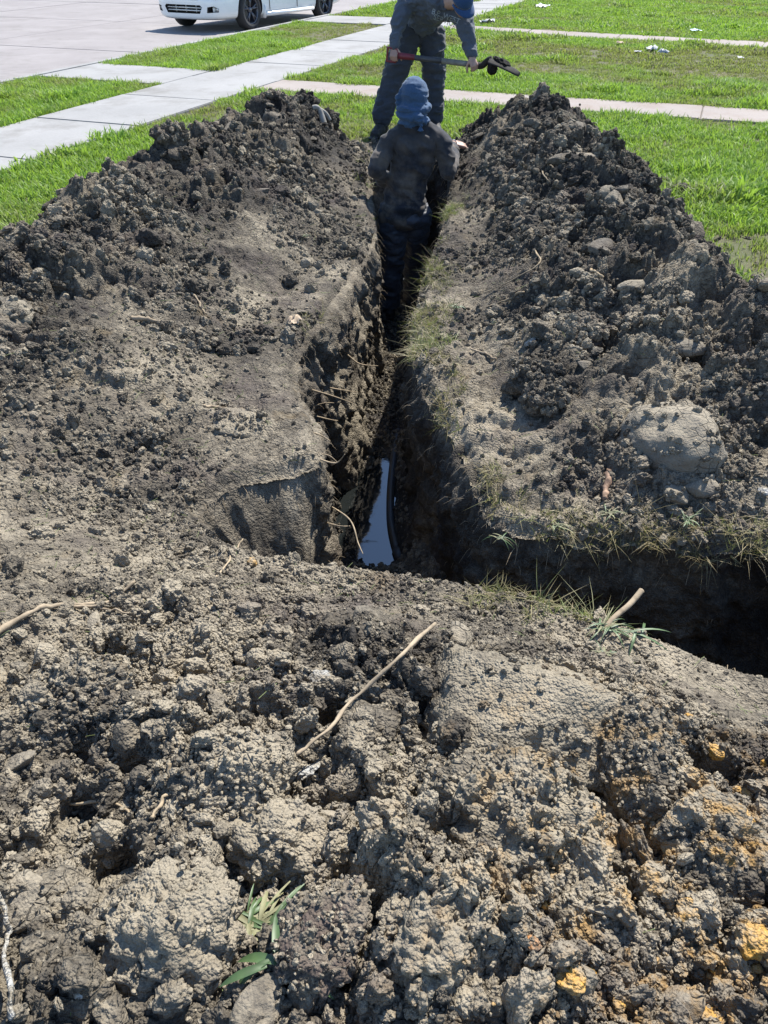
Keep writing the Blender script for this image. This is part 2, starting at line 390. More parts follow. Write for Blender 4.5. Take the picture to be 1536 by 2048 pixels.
edge_n = .030*fbm2(sv*2.2, sv*0, 4, 300) + .026*fbm2(sv*8, sv*0+3, 4, 310)
stub = sst(-.25, -.36, px_)*sst(1.98, 2.12, py_)*sst(2.55, 2.40, py_)
bat = .17*sst(.2, .7, -nx)*0 + .17*sst(-.3, -.8, -nx)*0
leftw = sst(.35, .8, -nx*1.0)*(px_ < .05)*(py_ > 2.5); bat = leftw*(.03+.11*sst(2.9, 3.4, py_)*sst(4.5, 3.9, py_))
K = 84; RW = []
for k in range(K):
    if k < 6:
        t = k/5; o = off0*(1.5-1.5*t); z = Htop - .022 + .014*t - .030*t*t + .010*fbm2(sv*30, sv*0+k*.3, 3, 305)
    else:
        t = (k-5)/(K-6); o = -bat*t - .20*stub*math.sin(min(t*2.2, 1)*math.pi/2); ztop = Htop-.034; z = ztop + (FLOOR-.06-ztop)*t
    a = sst(0, .12, np.zeros(n_al)+max(k-3, 0)/K*1.0)
    gx = sv; gz = np.zeros(n_al)+k*.0125
    if k < 5: z = np.minimum(z, height(px_+nx*(o+.4*edge_n), py_+ny*(o+.4*edge_n)) - .010 + .003*k)
    # spade cuts: vertical facets, horizontal smears, crumbling pockets
    face = (.034-.018*leftw)*(vn2(gx*6.5+.6*fbm2(gx*3, gz*2, 2, 5), gz*1.5, 320)-.5)*2
    fine = .050*fbm2(gx*9, gz*6, 5, 330) + .016*fbm2(gx*45, gz*36, 3, 340) - .5*clods2(gx, gz, .06, 342)*sst(.35,.6,vn2(gx*3, gz*2, 344)) - .4*clods2(gx, gz, .028, 346)
    pock = .06*sst(.62, .82, vn2(gx*9, gz*6, 350))
    o = o + edge_n*(1 if k > 2 else .4) + a*(face + fine + pock)*(1-.72*stub)
    RW.append(np.stack([px_+nx*o, py_+ny*o, z + .006*fbm2(gx*40, gz*40, 2, 360)*(k > 2)], -1))
RW = np.array(RW); ii = np.arange(K*n_al).reshape(K, n_al)
F = np.stack([ii[:-1], np.roll(ii[:-1], -1, 1), np.roll(ii[1:], -1, 1), ii[1:]], -1).reshape(-1, 4)
if flip < 0: F = F[:, ::-1]
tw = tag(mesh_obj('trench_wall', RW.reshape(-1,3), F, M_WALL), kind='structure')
sunny = sst(.1, .8, -(nx*.9-ny*.1)) * (1-sst(-.3, -.42, px_)*.6); wall_tone = np.repeat((sunny*1.7 + stub*.9)[None], K, 0) + .5*fbm2(np.repeat(sv[None], K, 0)*2.5, np.repeat(np.arange(K)[:,None], n_al, 1)*.06, 4, 370)   # sun-facing side painted paler, shaded sides left dark: light put into the colour
a = tw.data.attributes.new('dry', 'FLOAT', 'POINT'); a.data.foreach_set('value', wall_tone.astype(np.float32).ravel())  # on the wall this attribute carries the painted sunlit and shaded tone
gx, gy = np.meshgrid(np.arange(-.75, 2.4, .014), np.arange(.9, 7.45, .016))
dtf = sdist(gx, gy, TRS)
# the puddle fills a low spot of the main cut
pud = np.exp(-(((gx+.075+.06*fbm2(gx*8, gy*5, 3, 430)+.03*(gy-3.3))/.19)**2 + ((gy-3.28)/.56)**2)**1.3)
gz = FLOOR + .045*fbm2(gx*7, gy*5, 4, 400) + .13*sst(-.13, .02, dtf)*(.5+vn2(gx*6, gy*4, 405)) + .5*clods2(gx, gy, .05, 410)*(1-.6*pud) - .085*pud + .012*fbm2(gx*30, gy*30, 3, 420) + .085*sst(3.02, 2.70, gy)
gi = np.arange(gx.size).reshape(gx.shape)
FLG = (gx[0,0], gy[0,0], gz.copy(), pud.copy(), dtf.copy())
F = np.stack([gi[:-1,:-1], gi[:-1,1:], gi[1:,1:], gi[1:,:-1]], -1).reshape(-1,4); F = F[dtf.ravel()[F].min(1) < .06]
us = np.unique(F); mp = np.full(gx.size, -1, np.int64); mp[us] = np.arange(len(us))
tag(mesh_obj('trench_floor', np.stack([gx,gy,gz], -1).reshape(-1,3)[us], mp[F], M_FLOOR), kind='structure')
m, nt, b = new_mat('muddy_water'); b.inputs['Base Color'].default_value = (.012,.014,.014,1); b.inputs['Roughness'].default_value = .04
b.inputs['IOR'].default_value = 1.6; b.inputs['Specular IOR Level'].default_value = 1.0
bump(nt, b, noise(nt, 22, 3, .5, posn(nt)), .05, .004); M_WATER = m
wv = [(-.40,2.0),(.22,2.0),(.22,4.2),(-.40,4.2)]
gxw, gyw = np.meshgrid(np.linspace(-.42,.25,30), np.linspace(2.2,4.1,60)); dw = sdist(gxw, gyw, TRS)
gi = np.arange(gxw.size).reshape(gxw.shape); F = np.stack([gi[:-1,:-1], gi[:-1,1:], gi[1:,1:], gi[1:,:-1]], -1).reshape(-1,4); F = F[dw.ravel()[F].max(1) < .05]
us = np.unique(F); mp = np.full(gxw.size, -1, np.int64); mp[us] = np.arange(len(us))
tag(mesh_obj('water', np.stack([gxw,gyw,np.full_like(gxw, FLOOR-.022)], -1).reshape(-1,3)[us], mp[F], M_WATER), kind='structure')

# ------------------------------------------------------------------ street frame: u along the street, v away from it into the yards
SA = rad(20.5); U = Vector((math.sin(SA), math.cos(SA), 0)); Vv = Vector((math.cos(SA), -math.sin(SA), 0))
SM = Matrix(((Vv.x, U.x, 0, 0), (Vv.y, U.y, 0, 0), (0,0,1,0), (0,0,0,1)))          # local (v, u, z) -> world
def uv_of(x, y): return x*U.x+y*U.y, x*Vv.x+y*Vv.y
GZ = -.025
m, nt, b = new_mat('lawn_soil'); p = posn(nt)
c = ramp(nt, noise(nt, 1.2, 6, .65, p), ((.35, (.07,.085,.03)), (.52, (.09,.09,.04)), (.68, (.13,.10,.065))))
nt.links.new(c, b.inputs['Base Color']); b.inputs['Roughness'].default_value = .95; bump(nt, b, noise(nt, 60, 4, .7, p), .8, .02); M_LAWN = m
# lawn sheet: fine cells round the dig (hole cut for the trench), then out to the horizon; the road is let in beyond the kerb
bm = bmesh.new()
def quad(bm, pts): bm.faces.new([bm.verts.new(p) for p in pts])
cells = .12; gx = np.arange(-3.84, 3.85, cells); gy = np.arange(-1.44, 8.9, cells)
CX, CY = np.meshgrid(gx[:-1]+cells/2, gy[:-1]+cells/2); dd = sdist(CX, CY, TRS); vm = {}
def gv(i, j):
    if (i, j) not in vm: vm[i, j] = bm.verts.new((gx[i], gy[j], GZ))
    return vm[i, j]
for j in range(len(gy)-1):
    for i in range(len(gx)-1):
        if dd[j, i] > .07: bm.faces.new((gv(i,j), gv(i+1,j), gv(i+1,j+1), gv(i,j+1)))
xa, xb, ya, yb = gx[0], gx[-1], gy[0], gy[-1]
uk, vk = 0, -8.46                                            # kerb line
def on_kerb(y): # x on the kerb line at this y
    # v = x*Vx + y*Vy = vk
    return (vk - y*Vv.y)/Vv.x
for pts in (((xb,-400),(900,-400),(900,900),(xb,900)), ((xa,yb),(xb,yb),(xb,900),(xa,900)), ((xa,-400),(xb,-400),(xb,ya),(xa,ya))):
    if pts[0] == (xa,yb):
        # clip against the kerb line on the far side
        yk = (vk - xa*Vv.x)/Vv.y; yk2 = (vk - xb*Vv.x)/Vv.y
        quad(bm, [(xa,yb,GZ),(xb,yb,GZ),(xb,yk2,GZ),(xa,yk,GZ)])
    elif pts[0] == (xb,-400):
        yk2 = (vk - xb*Vv.x)/Vv.y; yk3 = (vk - 900*Vv.x)/Vv.y
        quad(bm, [(xb,-400,GZ),(900,-400,GZ),(900,yk3,GZ),(xb,yk2,GZ)])
    else: quad(bm, [(*p, GZ) for p in pts])
quad(bm, [(on_kerb(-400),-400,GZ),(xa,-400,GZ),(xa,(vk-xa*Vv.x)/Vv.y,GZ),(xa-.001,(vk-xa*Vv.x)/Vv.y,GZ)])
tag(bm_obj('lawn', bm, M_LAWN), kind='structure')
# far side of the street
bm = bmesh.new(); quad(bm, [SM@Vector(p) for p in ((-900,-900,-.03),(-22.1,-900,-.03),(-22.1,900,-.03),(-900,900,-.03))]); tag(bm_obj('far_lawn', bm, M_LAWN), kind='structure')

def slab_row(name, mat, v0, v1, u0, u1, step, axis, ztop=.0, th=.1, gap=.012, joint=M_JOINT, skew=0.0, jit=.004):
    """a walk of cast slabs: a dirt-filled bed with slabs laid on it"""
    bm = bmesh.new(); zt = ztop-.014
    box(bm, v0+.01, v1-.01, u0+.01, u1-.01, zt-.09, zt, SM @ Matrix(((1,0,0,0),(skew,1,0,0),(0,0,1,0),(0,0,0,1))))
    root = tag(bm_obj(name, bm, joint), kind='structure')
    n = max(1, round(((u1-u0) if axis == 'u' else (v1-v0))/step)); w = ((u1-u0) if axis == 'u' else (v1-v0))/n
    hw = (v1-v0)/2 if axis == 'u' else (u1-u0)/2
    bm = bmesh.new()
    fs = box(bm, -hw if axis == 'u' else -w/2+gap/2, hw if axis == 'u' else w/2-gap/2, -w/2+gap/2 if axis == 'u' else -hw, w/2-gap/2 if axis == 'u' else hw, -th, 0)
    bmesh.ops.bevel(bm, geom=[e for e in bm.edges if all(v.co.z > -.01 for v in e.verts)], offset=.008, segments=2, affect='EDGES')
    for v in bm.verts: v.co.y += skew*v.co.x
    me = bpy.data.meshes.new('slab'); bm.to_mesh(me); bm.free(); me.materials.append(mat)
    for i in range(n):
        c = (u0 if axis == 'u' else v0) + (i+.5)*w; o = bpy.data.objects.new('slab', me)
        lv, lu = ((v0+v1)/2, c) if axis == 'u' else (c, (u0+u1)/2 + skew*c)
        o.matrix_world = Matrix.Translation(SM @ Vector((lv, lu, ztop+random.uniform(-jit, jit)))) @ Matrix.Rotation(-SA, 4, 'Z') @ Matrix.Rotation(random.uniform(-.002,.002), 4, 'Y')
        COL.objects.link(o); o.parent = root; o.matrix_parent_inverse = Matrix()
    return root
WALK0, WALK1, KERB = -6.45, -5.2, -8.4
slab_row('sidewalk', M_CONC, WALK0, WALK1, -8, 46, 1.5, 'u')
slab_row('front_path', M_WALKPINK, WALK1+.012, 12.0, 9.37, 10.14, 1.75, 'v')
slab_row('neighbour_path', M_WALKPINK, WALK1+.012, 12.0, 16.05-.25*0, 16.95, 1.75, 'v', skew=-.16)
slab_row('verge_path', M_CONC, KERB+.012, WALK0-.012, 9.3, 10.6, 1.3, 'u')
slab_row('verge_path', M_CONC, KERB+.012, WALK0-.012, 17.4, 18.9, 1.5, 'u')
# kerb
kr = tag(empty('kerb'), kind='structure')
bm = bmesh.new(); box(bm, -.075, .075, -1.494, 1.494, -.3, .0)
bmesh.ops.bevel(bm, geom=[e for e in bm.edges if all(v.co.z > -.01 for v in e.verts)], offset=.02, segments=3, affect='EDGES')
kme = bpy.data.meshes.new('kerb_stone'); bm.to_mesh(kme); bm.free(); kme.materials.append(M_CONC)
for i in range(-4, 16):
    o = bpy.data.objects.new('kerb_stone', kme); o.location = SM @ Vector((KERB-.075, i*3.0+1.5, .004)); o.rotation_euler.z = -SA; link(o, kr)
# road of concrete bays
RZ = -.15
bm = bmesh.new(); box(bm, -22.1, KERB-.14, -500, 900, RZ-.3, RZ-.012, SM); road = tag(bm_obj('road', bm, M_JOINT), kind='structure')
BU, BV = 4.6, 4.5
bm = bmesh.new(); box(bm, -BV/2+.008, BV/2-.008, -BU/2+.008, BU/2-.008, -.1, 0)
bmesh.ops.bevel(bm, geom=[e for e in bm.edges if all(v.co.z > -.01 for v in e.verts)], offset=.008, segments=2, affect='EDGES')
rme = bpy.data.meshes.new('road_bay'); bm.to_mesh(rme); bm.free(); rme.materials.append(M_ROAD)
for i in range(-3, 12):
    for j in range(3):
        o = bpy.data.objects.new('road_bay', rme)
        o.location = SM @ Vector((KERB-.16-BV*(j+.5), 13.0-BU/2+i*BU, RZ+random.uniform(-.003,.003))); o.rotation_euler.z = -SA; link(o, road)

# ------------------------------------------------------------------ instancing on points (for stuff only)
def source_collection(name, objs):
    c = bpy.data.collections.new(name)
    for o in objs: c.objects.link(o)
    return c
def scatter(name, P, rot, scl, vid, coll, extra=None, mat=None):
    me = bpy.data.meshes.new(name); me.vertices.add(len(P)); me.vertices.foreach_set('co', np.ascontiguousarray(P, np.float32).ravel())
    for nm, ty, key, arr in (('rot','FLOAT_VECTOR','vector',rot), ('scl','FLOAT_VECTOR','vector',scl), ('vid','INT','value',vid)) + tuple((k,'FLOAT','value',v) for k, v in (extra or {}).items()):
        a = me.attributes.new(nm, ty, 'POINT'); a.data.foreach_set(key, np.ascontiguousarray(arr, np.int32 if ty == 'INT' else np.float32).ravel())
    if mat: me.materials.append(mat)
    o = link(bpy.data.objects.new(name, me))
    ng = bpy.data.node_groups.new(name+'_nodes', 'GeometryNodeTree')
    ng.interface.new_socket('Geometry', in_out='INPUT', socket_type='NodeSocketGeometry'); ng.interface.new_socket('Geometry', in_out='OUTPUT', socket_type='NodeSocketGeometry')
    A = ng.nodes.new; gi = A('NodeGroupInput'); go = A('NodeGroupOutput'); ip = A('GeometryNodeInstanceOnPoints'); ci = A('GeometryNodeCollectionInfo')
    ci.inputs[0].default_value = coll; ci.inputs['Separate Children'].default_value = True; ci.inputs['Reset Children'].default_value = True
    ip.inputs['Pick Instance'].default_value = True
    def attr(nm, ty):
        n = A('GeometryNodeInputNamedAttribute'); n.data_type = ty; n.inputs[0].default_value = nm; return n.outputs[0]
    L = ng.links.new
    L(gi.outputs[0], ip.inputs['Points']); L(ci.outputs[0], ip.inputs['Instance']); L(attr('vid','INT'), ip.inputs['Instance Index'])
    L(attr('rot','FLOAT_VECTOR'), ip.inputs['Rotation']); L(attr('scl','FLOAT_VECTOR'), ip.inputs['Scale']); L(ip.outputs[0], go.inputs[0])
    md = o.modifiers.new('scatter', 'NODES'); md.node_group = ng
    return tag(o, kind='stuff')
def free_obj(name, V, F, mat, smooth=True):
    me = bpy.data.meshes.new(name); me.from_pydata([tuple(v) for v in V], [], [tuple(f) for f in F])
    if smooth: me.polygons.foreach_set('use_smooth', np.ones(len(me.polygons), bool))
    me.materials.append(mat); me.update(); return bpy.data.objects.new(name, me)
ICO = {}
def ico(n):
    if n not in ICO:
        bm = bmesh.new(); bmesh.ops.create_icosphere(bm, subdivisions=n, radius=1); bm.verts.ensure_lookup_table()
        ICO[n] = (np.array([v.co for v in bm.verts]), np.array([[v.index for v in f.verts] for f in bm.faces])); bm.free()
    V, F = ICO[n]; return V.copy(), F
def clod_geo(seed, n=2, lump=.35, crumb=.0, flat=(1,1,1), cc=.3, facet=.2):
    V, F = ico(n); o = np.array((seed*7.31, seed*3.17, seed*1.93))
    r = 1 + lump*fbm3(V+o, 1.3, 3, seed)
    if facet:
        D = np.random.default_rng(seed).normal(size=(9,3)); D /= np.linalg.norm(D, axis=1)[:,None]
        cut = np.min(np.where(V@D.T > .05, (.72+.25*np.random.default_rng(seed+1).random(9))/np.maximum(V@D.T, .05), 9), axis=1)
        r = r*(1-facet) + facet*1.0*np.minimum(cut, 1.25)
    if crumb: r = r + crumb*clods3(V*1.0+o, cc, seed+9)/cc + .35*crumb*clods3(V+o, cc*.45, seed+29)/(cc*.45)
    return V*r[:,None]*np.array(flat), F
# crumbs of soil over the heaps
crumb_src = []
for i in range(8):                                            # single angular crumbs
    Vc, Fc = clod_geo(40+i, 2, .9, .0, (1, RNG.uniform(.6,1), RNG.uniform(.55,.9)), .7, .55); crumb_src.append(free_obj('crumb_a%d' % i, Vc, Fc, M_CRUMB, False))
for i in range(8):                                            # aggregates of crumbs
    Vc, Fc = clod_geo(60+i, 4, .9, .42, (1, RNG.uniform(.6,1), RNG.uniform(.5,.8)), .42, .35); crumb_src.append(free_obj('crumb_b%d' % i, Vc, Fc, M_CRUMB, False))
CRUMBS = source_collection('crumb_source', crumb_src)
def crumb_layer(n, x0, x1, y0, y1, smin, smax, power, keepfn):
    x = RNG.uniform(x0, x1, n); y = RNG.uniform(y0, y1, n)
    z, dt, df, tread, fr, rt = height(x, y, True)
    ok = (dt > .015) & (df > -.45) & keepfn(x, y, tread, df)
    x, y, z = x[ok], y[ok], z[ok]; u = RNG.random(len(x)); s = smin*(smax/smin)**(u**power)
    return np.stack([x, y, np.maximum(z, GZ) + s*.15], -1), s
lay = []
patch = lambda x, y, f=2.3: vn2(x*f, y*f, 500)
rk = lambda base: (lambda x, y, t, df: RNG.random(len(x)) < (df > -.05)*base*(1-.74*t)*(.10+1.25*sst(.25, .7, patch(x, y))))
lay.append(crumb_layer(120000, -1.15, 1.15, .28, 2.1, .0022, .0055, 1.5, rk(1)))
lay.append(crumb_layer(26000, -1.3, 1.3, .28, 2.4, .0055, .013, 1.8, rk(.9)))
lay.append(crumb_layer(2600, -1.3, 1.3, .28, 2.4, .014, .034, 1.8, rk(.9)))
lay.append(crumb_layer(95000, -2.2, 2.2, 1.8, 5.0, .0035, .010, 1.6, rk(.95)))
lay.append(crumb_layer(12000, -2.2, 2.2, 1.8, 5.0, .010, .022, 1.6, rk(.95)))
lay.append(crumb_layer(60000, -2.7, 2.4, 4.4, 8.5, .006, .017, 1.6, rk(1)))
lay.append(crumb_layer(9000, -2.6, 2.5, 3.0, 8.4, .017, .042, 1.8, rk(.9)))
lay.append(crumb_layer(9000, -3.1, 2.9, 2.5, 8.9, .008, .034, 2.2, lambda x, y, t, df: (df < .12) & (RNG.random(len(x)) < np.exp(np.minimum(df, 0)*9))))
# ------------------------------------------------------------------ grass
def grass_mat(name, cols, trans=.45):
    m, nt, b = new_mat(name); oi = N(nt, 'ObjectInfo'); at = N(nt, 'Attribute', attribute_name='dryness', attribute_type='INSTANCER')
    c = ramp(nt, oi.outputs['Random'], [(i/(len(cols)-1), q) for i, q in enumerate(cols)])
    c = mixc(nt, at.outputs['Fac'], c, (.20,.155,.08))
    nt.links.new(c, b.inputs['Base Color']); b.inputs['Roughness'].default_value = .55; b.inputs['Specular IOR Level'].default_value = .35
    tr = N(nt, 'BsdfTranslucent'); mc = mixc(nt, .5, c, (.30,.46,.05)); nt.links.new(mc, tr.inputs[0])
    mx = N(nt, 'MixShader'); mx.inputs[0].default_value = trans; nt.links.new(b.outputs[0], mx.inputs[1]); nt.links.new(tr.outputs[0], mx.inputs[2])
    nt.links.new(mx.outputs[0], nt.nodes['Material Output'].inputs['Surface']); return m
M_GRASS = grass_mat('grass_blade', ((.11,.225,.024),(.175,.33,.034),(.24,.375,.045),(.14,.26,.04)))
M_STRAW = grass_mat('wilted_grass', ((.24,.20,.10),(.30,.27,.15),(.13,.19,.05),(.34,.31,.20)), .25)
def tuft_geo(seed, nb, rad_, hmin, hmax, w, lean=.6):
    r = np.random.default_rng(seed); V = []; F = []
    for _ in range(nb):
        a = r.uniform(0, 6.28); q = rad_*math.sqrt(r.random()); bx, by = q*math.cos(a), q*math.sin(a)
        h = r.uniform(hmin, hmax); d = r.uniform(0, 6.28); ln_ = r.uniform(.1, lean)*h; px, py = math.cos(d+1.57), math.sin(d+1.57); ww = w*r.uniform(.7,1.3)
        i = len(V)
        for t, k in ((0,1),(.4,.9),(.75,.6)):
            cx_, cy_ = bx+math.cos(d)*ln_*t*t, by+math.sin(d)*ln_*t*t; z = h*t*(1-.25*t*lean)
            V += [(cx_-px*ww*k/2, cy_-py*ww*k/2, z), (cx_+px*ww*k/2, cy_+py*ww*k/2, z)]
        V.append((bx+math.cos(d)*ln_*1.15, by+math.sin(d)*ln_*1.15, h*(1-.22*lean)))
        F += [(i,i+1,i+3,i+2),(i+2,i+3,i+5,i+4),(i+4,i+5,i+6)]
    return V, F
def tufts(name, mat, k, **a): return source_collection(name, [free_obj('%s_%d' % (name, i), *tuft_geo(900+i, **a), mat) for i in range(k)])
TUFT = tufts('tuft_source', M_GRASS, 6, nb=16, rad_=.045, hmin=.022, hmax=.055, w=.0055, lean=.9)
TUFTF = tufts('tuft_far_source', M_GRASS, 5, nb=22, rad_=.085, hmin=.022, hmax=.06, w=.011, lean=.9)
def lawn_ok(x, y):
    u, v = uv_of(x, y); e = .06*fbm2(x*5, y*5, 2, 610)
    off = np.ones(len(x), bool)
    off &= ~((v > WALK0+e) & (v < WALK1+e)); off &= ~((v > WALK1) & (u > 9.40+e) & (u < 10.10+e))
    us = u + .16*v; off &= ~((v > WALK1) & (us > 16.08+e) & (us < 16.92+e))
    off &= ~((v < WALK0) & (((u > 9.33+e) & (u < 10.57+e)) | ((u > 17.45+e) & (u < 18.85+e)))); off &= v > KERB+.02
    return off
def lawn_layer(n, u0, u1, v0, v1):
    u = RNG.uniform(u0, u1, n); v = RNG.uniform(v0, v1, n); x = u*U.x+v*Vv.x; y = u*U.y+v*Vv.y
    ok = lawn_ok(x, y) & (sdist(x, y, FPS) > -.05)
    # worn brown areas: neighbour side of the path and the verge by the parked car
    w1 = np.exp(-(((u-13.6)/1.7)**2 + ((v-.5)/4.2)**2)); w2 = np.exp(-(((u-16.2)/1.4)**2+((v+7.0)/.8)**2))
    bare = sst(.42, .78, vn2(x*.9, y*.9, 620)*.58 + .25*vn2(x*4, y*4, 622) + .66*w1 + .45*w2)
    ok &= RNG.random(n) > .72*bare
    dry = np.clip(bare*.85 + .35*sst(.5, .8, vn2(x*1.7, y*1.7, 630)) + RNG.normal(.06, .14, n), 0, 1)
    s = RNG.uniform(.75, 1.35, n)*(1-.35*bare)*np.where(u < 12.5, 1.3, 1.1)*(1+.7*sst(.68, .86, vn2(x*2.7, y*2.7, 645)))*(.85+.45*vn2(x*1.1, y*1.1, 640)); x, y, s, dry = x[ok], y[ok], s[ok], dry[ok]
    return np.stack([x, y, np.full(len(x), GZ)], -1), s, dry
def lawn(name, layers, coll, nv):
    L = [lawn_layer(*l) for l in layers]; P = np.concatenate([l[0] for l in L]); s = np.concatenate([l[1] for l in L]); d = np.concatenate([l[2] for l in L]); n = len(P)
    rot = np.zeros((n,3)); rot[:,2] = RNG.uniform(0, 6.283, n); rot[:,:2] = RNG.normal(0, .12, (n,2))
    o = scatter(name, P, rot, np.repeat(s[:,None], 3, 1), RNG.integers(0, nv, n), coll, {'dryness': d}); print(name, n); return o
g1 = lawn('grass', [(25000, 1.0, 9.4, -5.2, 3.5), (9000, 5.0, 17.5, -8.4, -6.45), (17000, 10.1, 13.2, -5.2, 4.5)], TUFT, 6)
tag(g1, 'short green grass of the lawns and verges around the dig', 'grass')
g2 = lawn('grass', [(20000, 13.0, 17, -5.2, 8), (30000, 16.9, 31, -5.2, 12), (4000, 18.9, 32, -8.4, -6.45), (4000, -3, 6, -8.4, -5), (7000, -2, 9, 3.4, 9)], TUFTF, 5)
tag(g2, 'short grass of the neighbouring lawn and the farther verge', 'grass')

# ------------------------------------------------------------------ hand-placed clods (px, py, width px, kind, squash, label)
wall_bvh = BVHTree.FromPolygons([tuple(v) for v in RW.reshape(-1,3)], [tuple(int(i) for i in f) for f in np.stack([ii[:-1], np.roll(ii[:-1], -1, 1), np.roll(ii[1:], -1, 1), ii[1:]], -1).reshape(-1,4)])
def wall_hit(px, py):
    r = ray(px, py).normalized(); h = wall_bvh.ray_cast(Vector((0,0,CAM_H)), r)[0]
    return h if h is not None else hit(px, py)
def depth_of(p): return p.y*cp + (CAM_H-p.z)*sp
M_CLODPALE = tinted('soil_clod_pale', 9, (.20,.174,.130), .6, dry=.14, grain=1.0)
M_WETSOIL = soil_mat('wet_black_soil', dry=-.25)
M_CLODBROWN = tinted('purple_brown_soil', 14, (.085,.062,.055), .85, dry=-.02)
M_CLODGREY = tinted('grey_clay', 9, (.170,.150,.122), .8, dry=.12, cracks=True, grain=.35)
CL = [
 (1035,1440,390,'slab',(1,.80,.50),.18,M_CLODPALE,'largest grey clay clod, flat cracked top flecked with yellow, on the near mound'),
 (1020,1660,330,'agg',(1,.7,.75),.12,M_CLOD,'big overhanging clod with a deep shadow under it, below the largest clay clod'),
 (1320,1570,230,'slab',(.75,1.25,.62),.15,M_CLOD,'dark split clod standing beside a deep crack on the near mound'),
 (330,1890,270,'agg',(1,.9,.62),.12,M_CLODPALE,'big rounded crumbly clod beside the wilted weed on the near mound'),
 (640,1890,190,'agg',(.8,1.1,.55),.16,M_CLODBROWN,'purple-brown soil clod beside the wilted weed'),
 (745,1290,130,'slab',(.8,1.0,.62),.14,M_CLOD,'dark smooth clod with the long stick lying against it'),
 (460,1560,200,'agg',(1,.9,.6),.12,M_CLOD,'broad crumbly clod between the bent root and the long stick'),
 (150,1400,200,'agg',(1,.9,.6),.15,M_CLOD,'broad crumbly clod below the forked pale stick'),
 (70,1530,170,'agg',(1,.9,.6),.12,M_CLOD,'crumbly clod at the edge of a dark hollow on the near mound'),
 (560,1690,210,'agg',(1.1,.8,.6),.12,M_CLODPALE,'pale lumpy clod on the near mound below the white lime'),
 (1150,1850,230,'agg',(1,.9,.7),.12,M_CLOD,'dark crumbly clod with an orange lump at its foot'),
 (870,1880,210,'agg',(.9,1.1,.75),.12,M_CLODPALE,'tall crumbly clod beside a deep dark cleft on the near mound'),
 (1400,1760,180,'agg',(1,.9,.7),.12,M_CLOD,'dark crumbly clod above the brightest yellow lump'),
 (120,1720,160,'agg',(1,.9,.6),.12,M_CLODPALE,'crumbly clod beside the whitish root on the near mound'),
 (1000,1960,120,'slab',(.8,1,.5),.1,M_CLODGREY,'small smooth grey clay chip between crumbly clods on the near mound'),
 (30,1820,110,'slab',(1,1,.5),.1,M_CLODGREY,'smooth grey clay chip under the whitish root'),
 (1345,880,190,'dome',(.92,1.2,.72),.40,M_CLODGREY,'rounded cracked grey clay slab on the mound beside the lawn'),
 (1350,985,56,'slab',(.8,1.1,.6),.2,M_CLODGREY,'small grey clay piece at the foot of the rounded clay slab'),
 (1405,975,60,'slab',(1,.8,.6),.2,M_CLODGREY,'angular grey clay piece leaning on the rounded clay slab'),
 (1465,940,70,'slab',(1,.9,.6),.15,M_CLOD,'dark clay piece beside the rounded clay slab'),
 (995,200,62,'slab',(1.1,.8,.75),.3,M_CLODGREY,'smooth spade-cut grey clod on the peak under the shovel'),
 (950,225,60,'agg',(1,.9,.9),.2,M_CLOD,'ragged black clod on the peak under the shovel'),
 (1082,195,46,'slab',(.7,.9,1.25),.4,M_CLODGREY,'upright spade-cut grey clod on the peak beside the front path'),
 (1115,210,36,'agg',(1,.9,.8),.2,M_CLOD,'small dark clod beside the upright clod on the peak'),
 (1150,322,80,'slab',(1.2,.8,.35),.25,M_CLODGREY,'flat pale clay flake on the flank of the mound by the lawn'),
 (1215,300,60,'agg',(.7,.8,1.2),.2,M_CLOD,'jagged dark clod on the crest of the mound by the lawn'),
 (1290,370,60,'slab',(.8,.8,1.0),.2,M_CLOD,'dark upright clod at the lawn edge of the mound'),
 (1210,400,56,'slab',(.8,.7,1.0),.25,M_CLODGREY,'squarish grey clod below the flat pale flake'),
 (1375,690,80,'slab',(1.1,.7,.4),.22,M_CLODGREY,'flat grey clay flake on the mound above the rounded slab'),
 (1170,660,90,'agg',(1,.9,.6),.1,M_CLODBROWN,'purple-brown clod on the mound beside the lawn'),
 (1120,800,120,'agg',(1.1,.9,.6),.12,M_CLOD,'dark crumbly clod beside the rounded clay slab'),
 (1080,750,110,'agg',(1,.9,.6),.1,M_CLOD,'crumbly clod above the trench-side grass'),
 (600,165,50,'agg',(1,.9,.9),.25,M_CLOD,'ragged clod on the top of the mound by the sidewalk'),
 (655,175,40,'agg',(1,.9,.9),.3,M_CLOD,'ragged clod beside the gap onto the front path'),
 (680,235,46,'agg',(.9,.9,1),.25,M_CLOD,'dark hollowed clod beside the broken pipe'),
 (470,210,60,'agg',(1,.9,.8),.2,M_CLOD,'lumpy dark clod on the crest by the sidewalk'),
 (550,240,56,'slab',(.8,.9,.9),.2,M_CLODGREY,'split grey clod near the top of the mound by the sidewalk'),
 (340,275,56,'agg',(1,.9,.9),.2,M_CLOD,'rounded dark clod on the crest beside the front verge'),
 (470,850,120,'slab',(1.2,.8,.42),.12,M_CLODPALE,'cracked pale clay clod on the trodden trench edge'),
 (290,870,70,'agg',(1.1,.8,.7),.15,M_CLOD,'dark clod on the mound above the trodden edge'),
 (395,690,60,'agg',(1,.9,.7),.15,M_CLOD,'dark clod beside the orange chip on the mound by the sidewalk'),
 (20,620,90,'slab',(.9,1.1,.6),.15,M_CLODGREY,'grey clay clod high on the mound by the sidewalk'),
]
CLOD_OBS = []
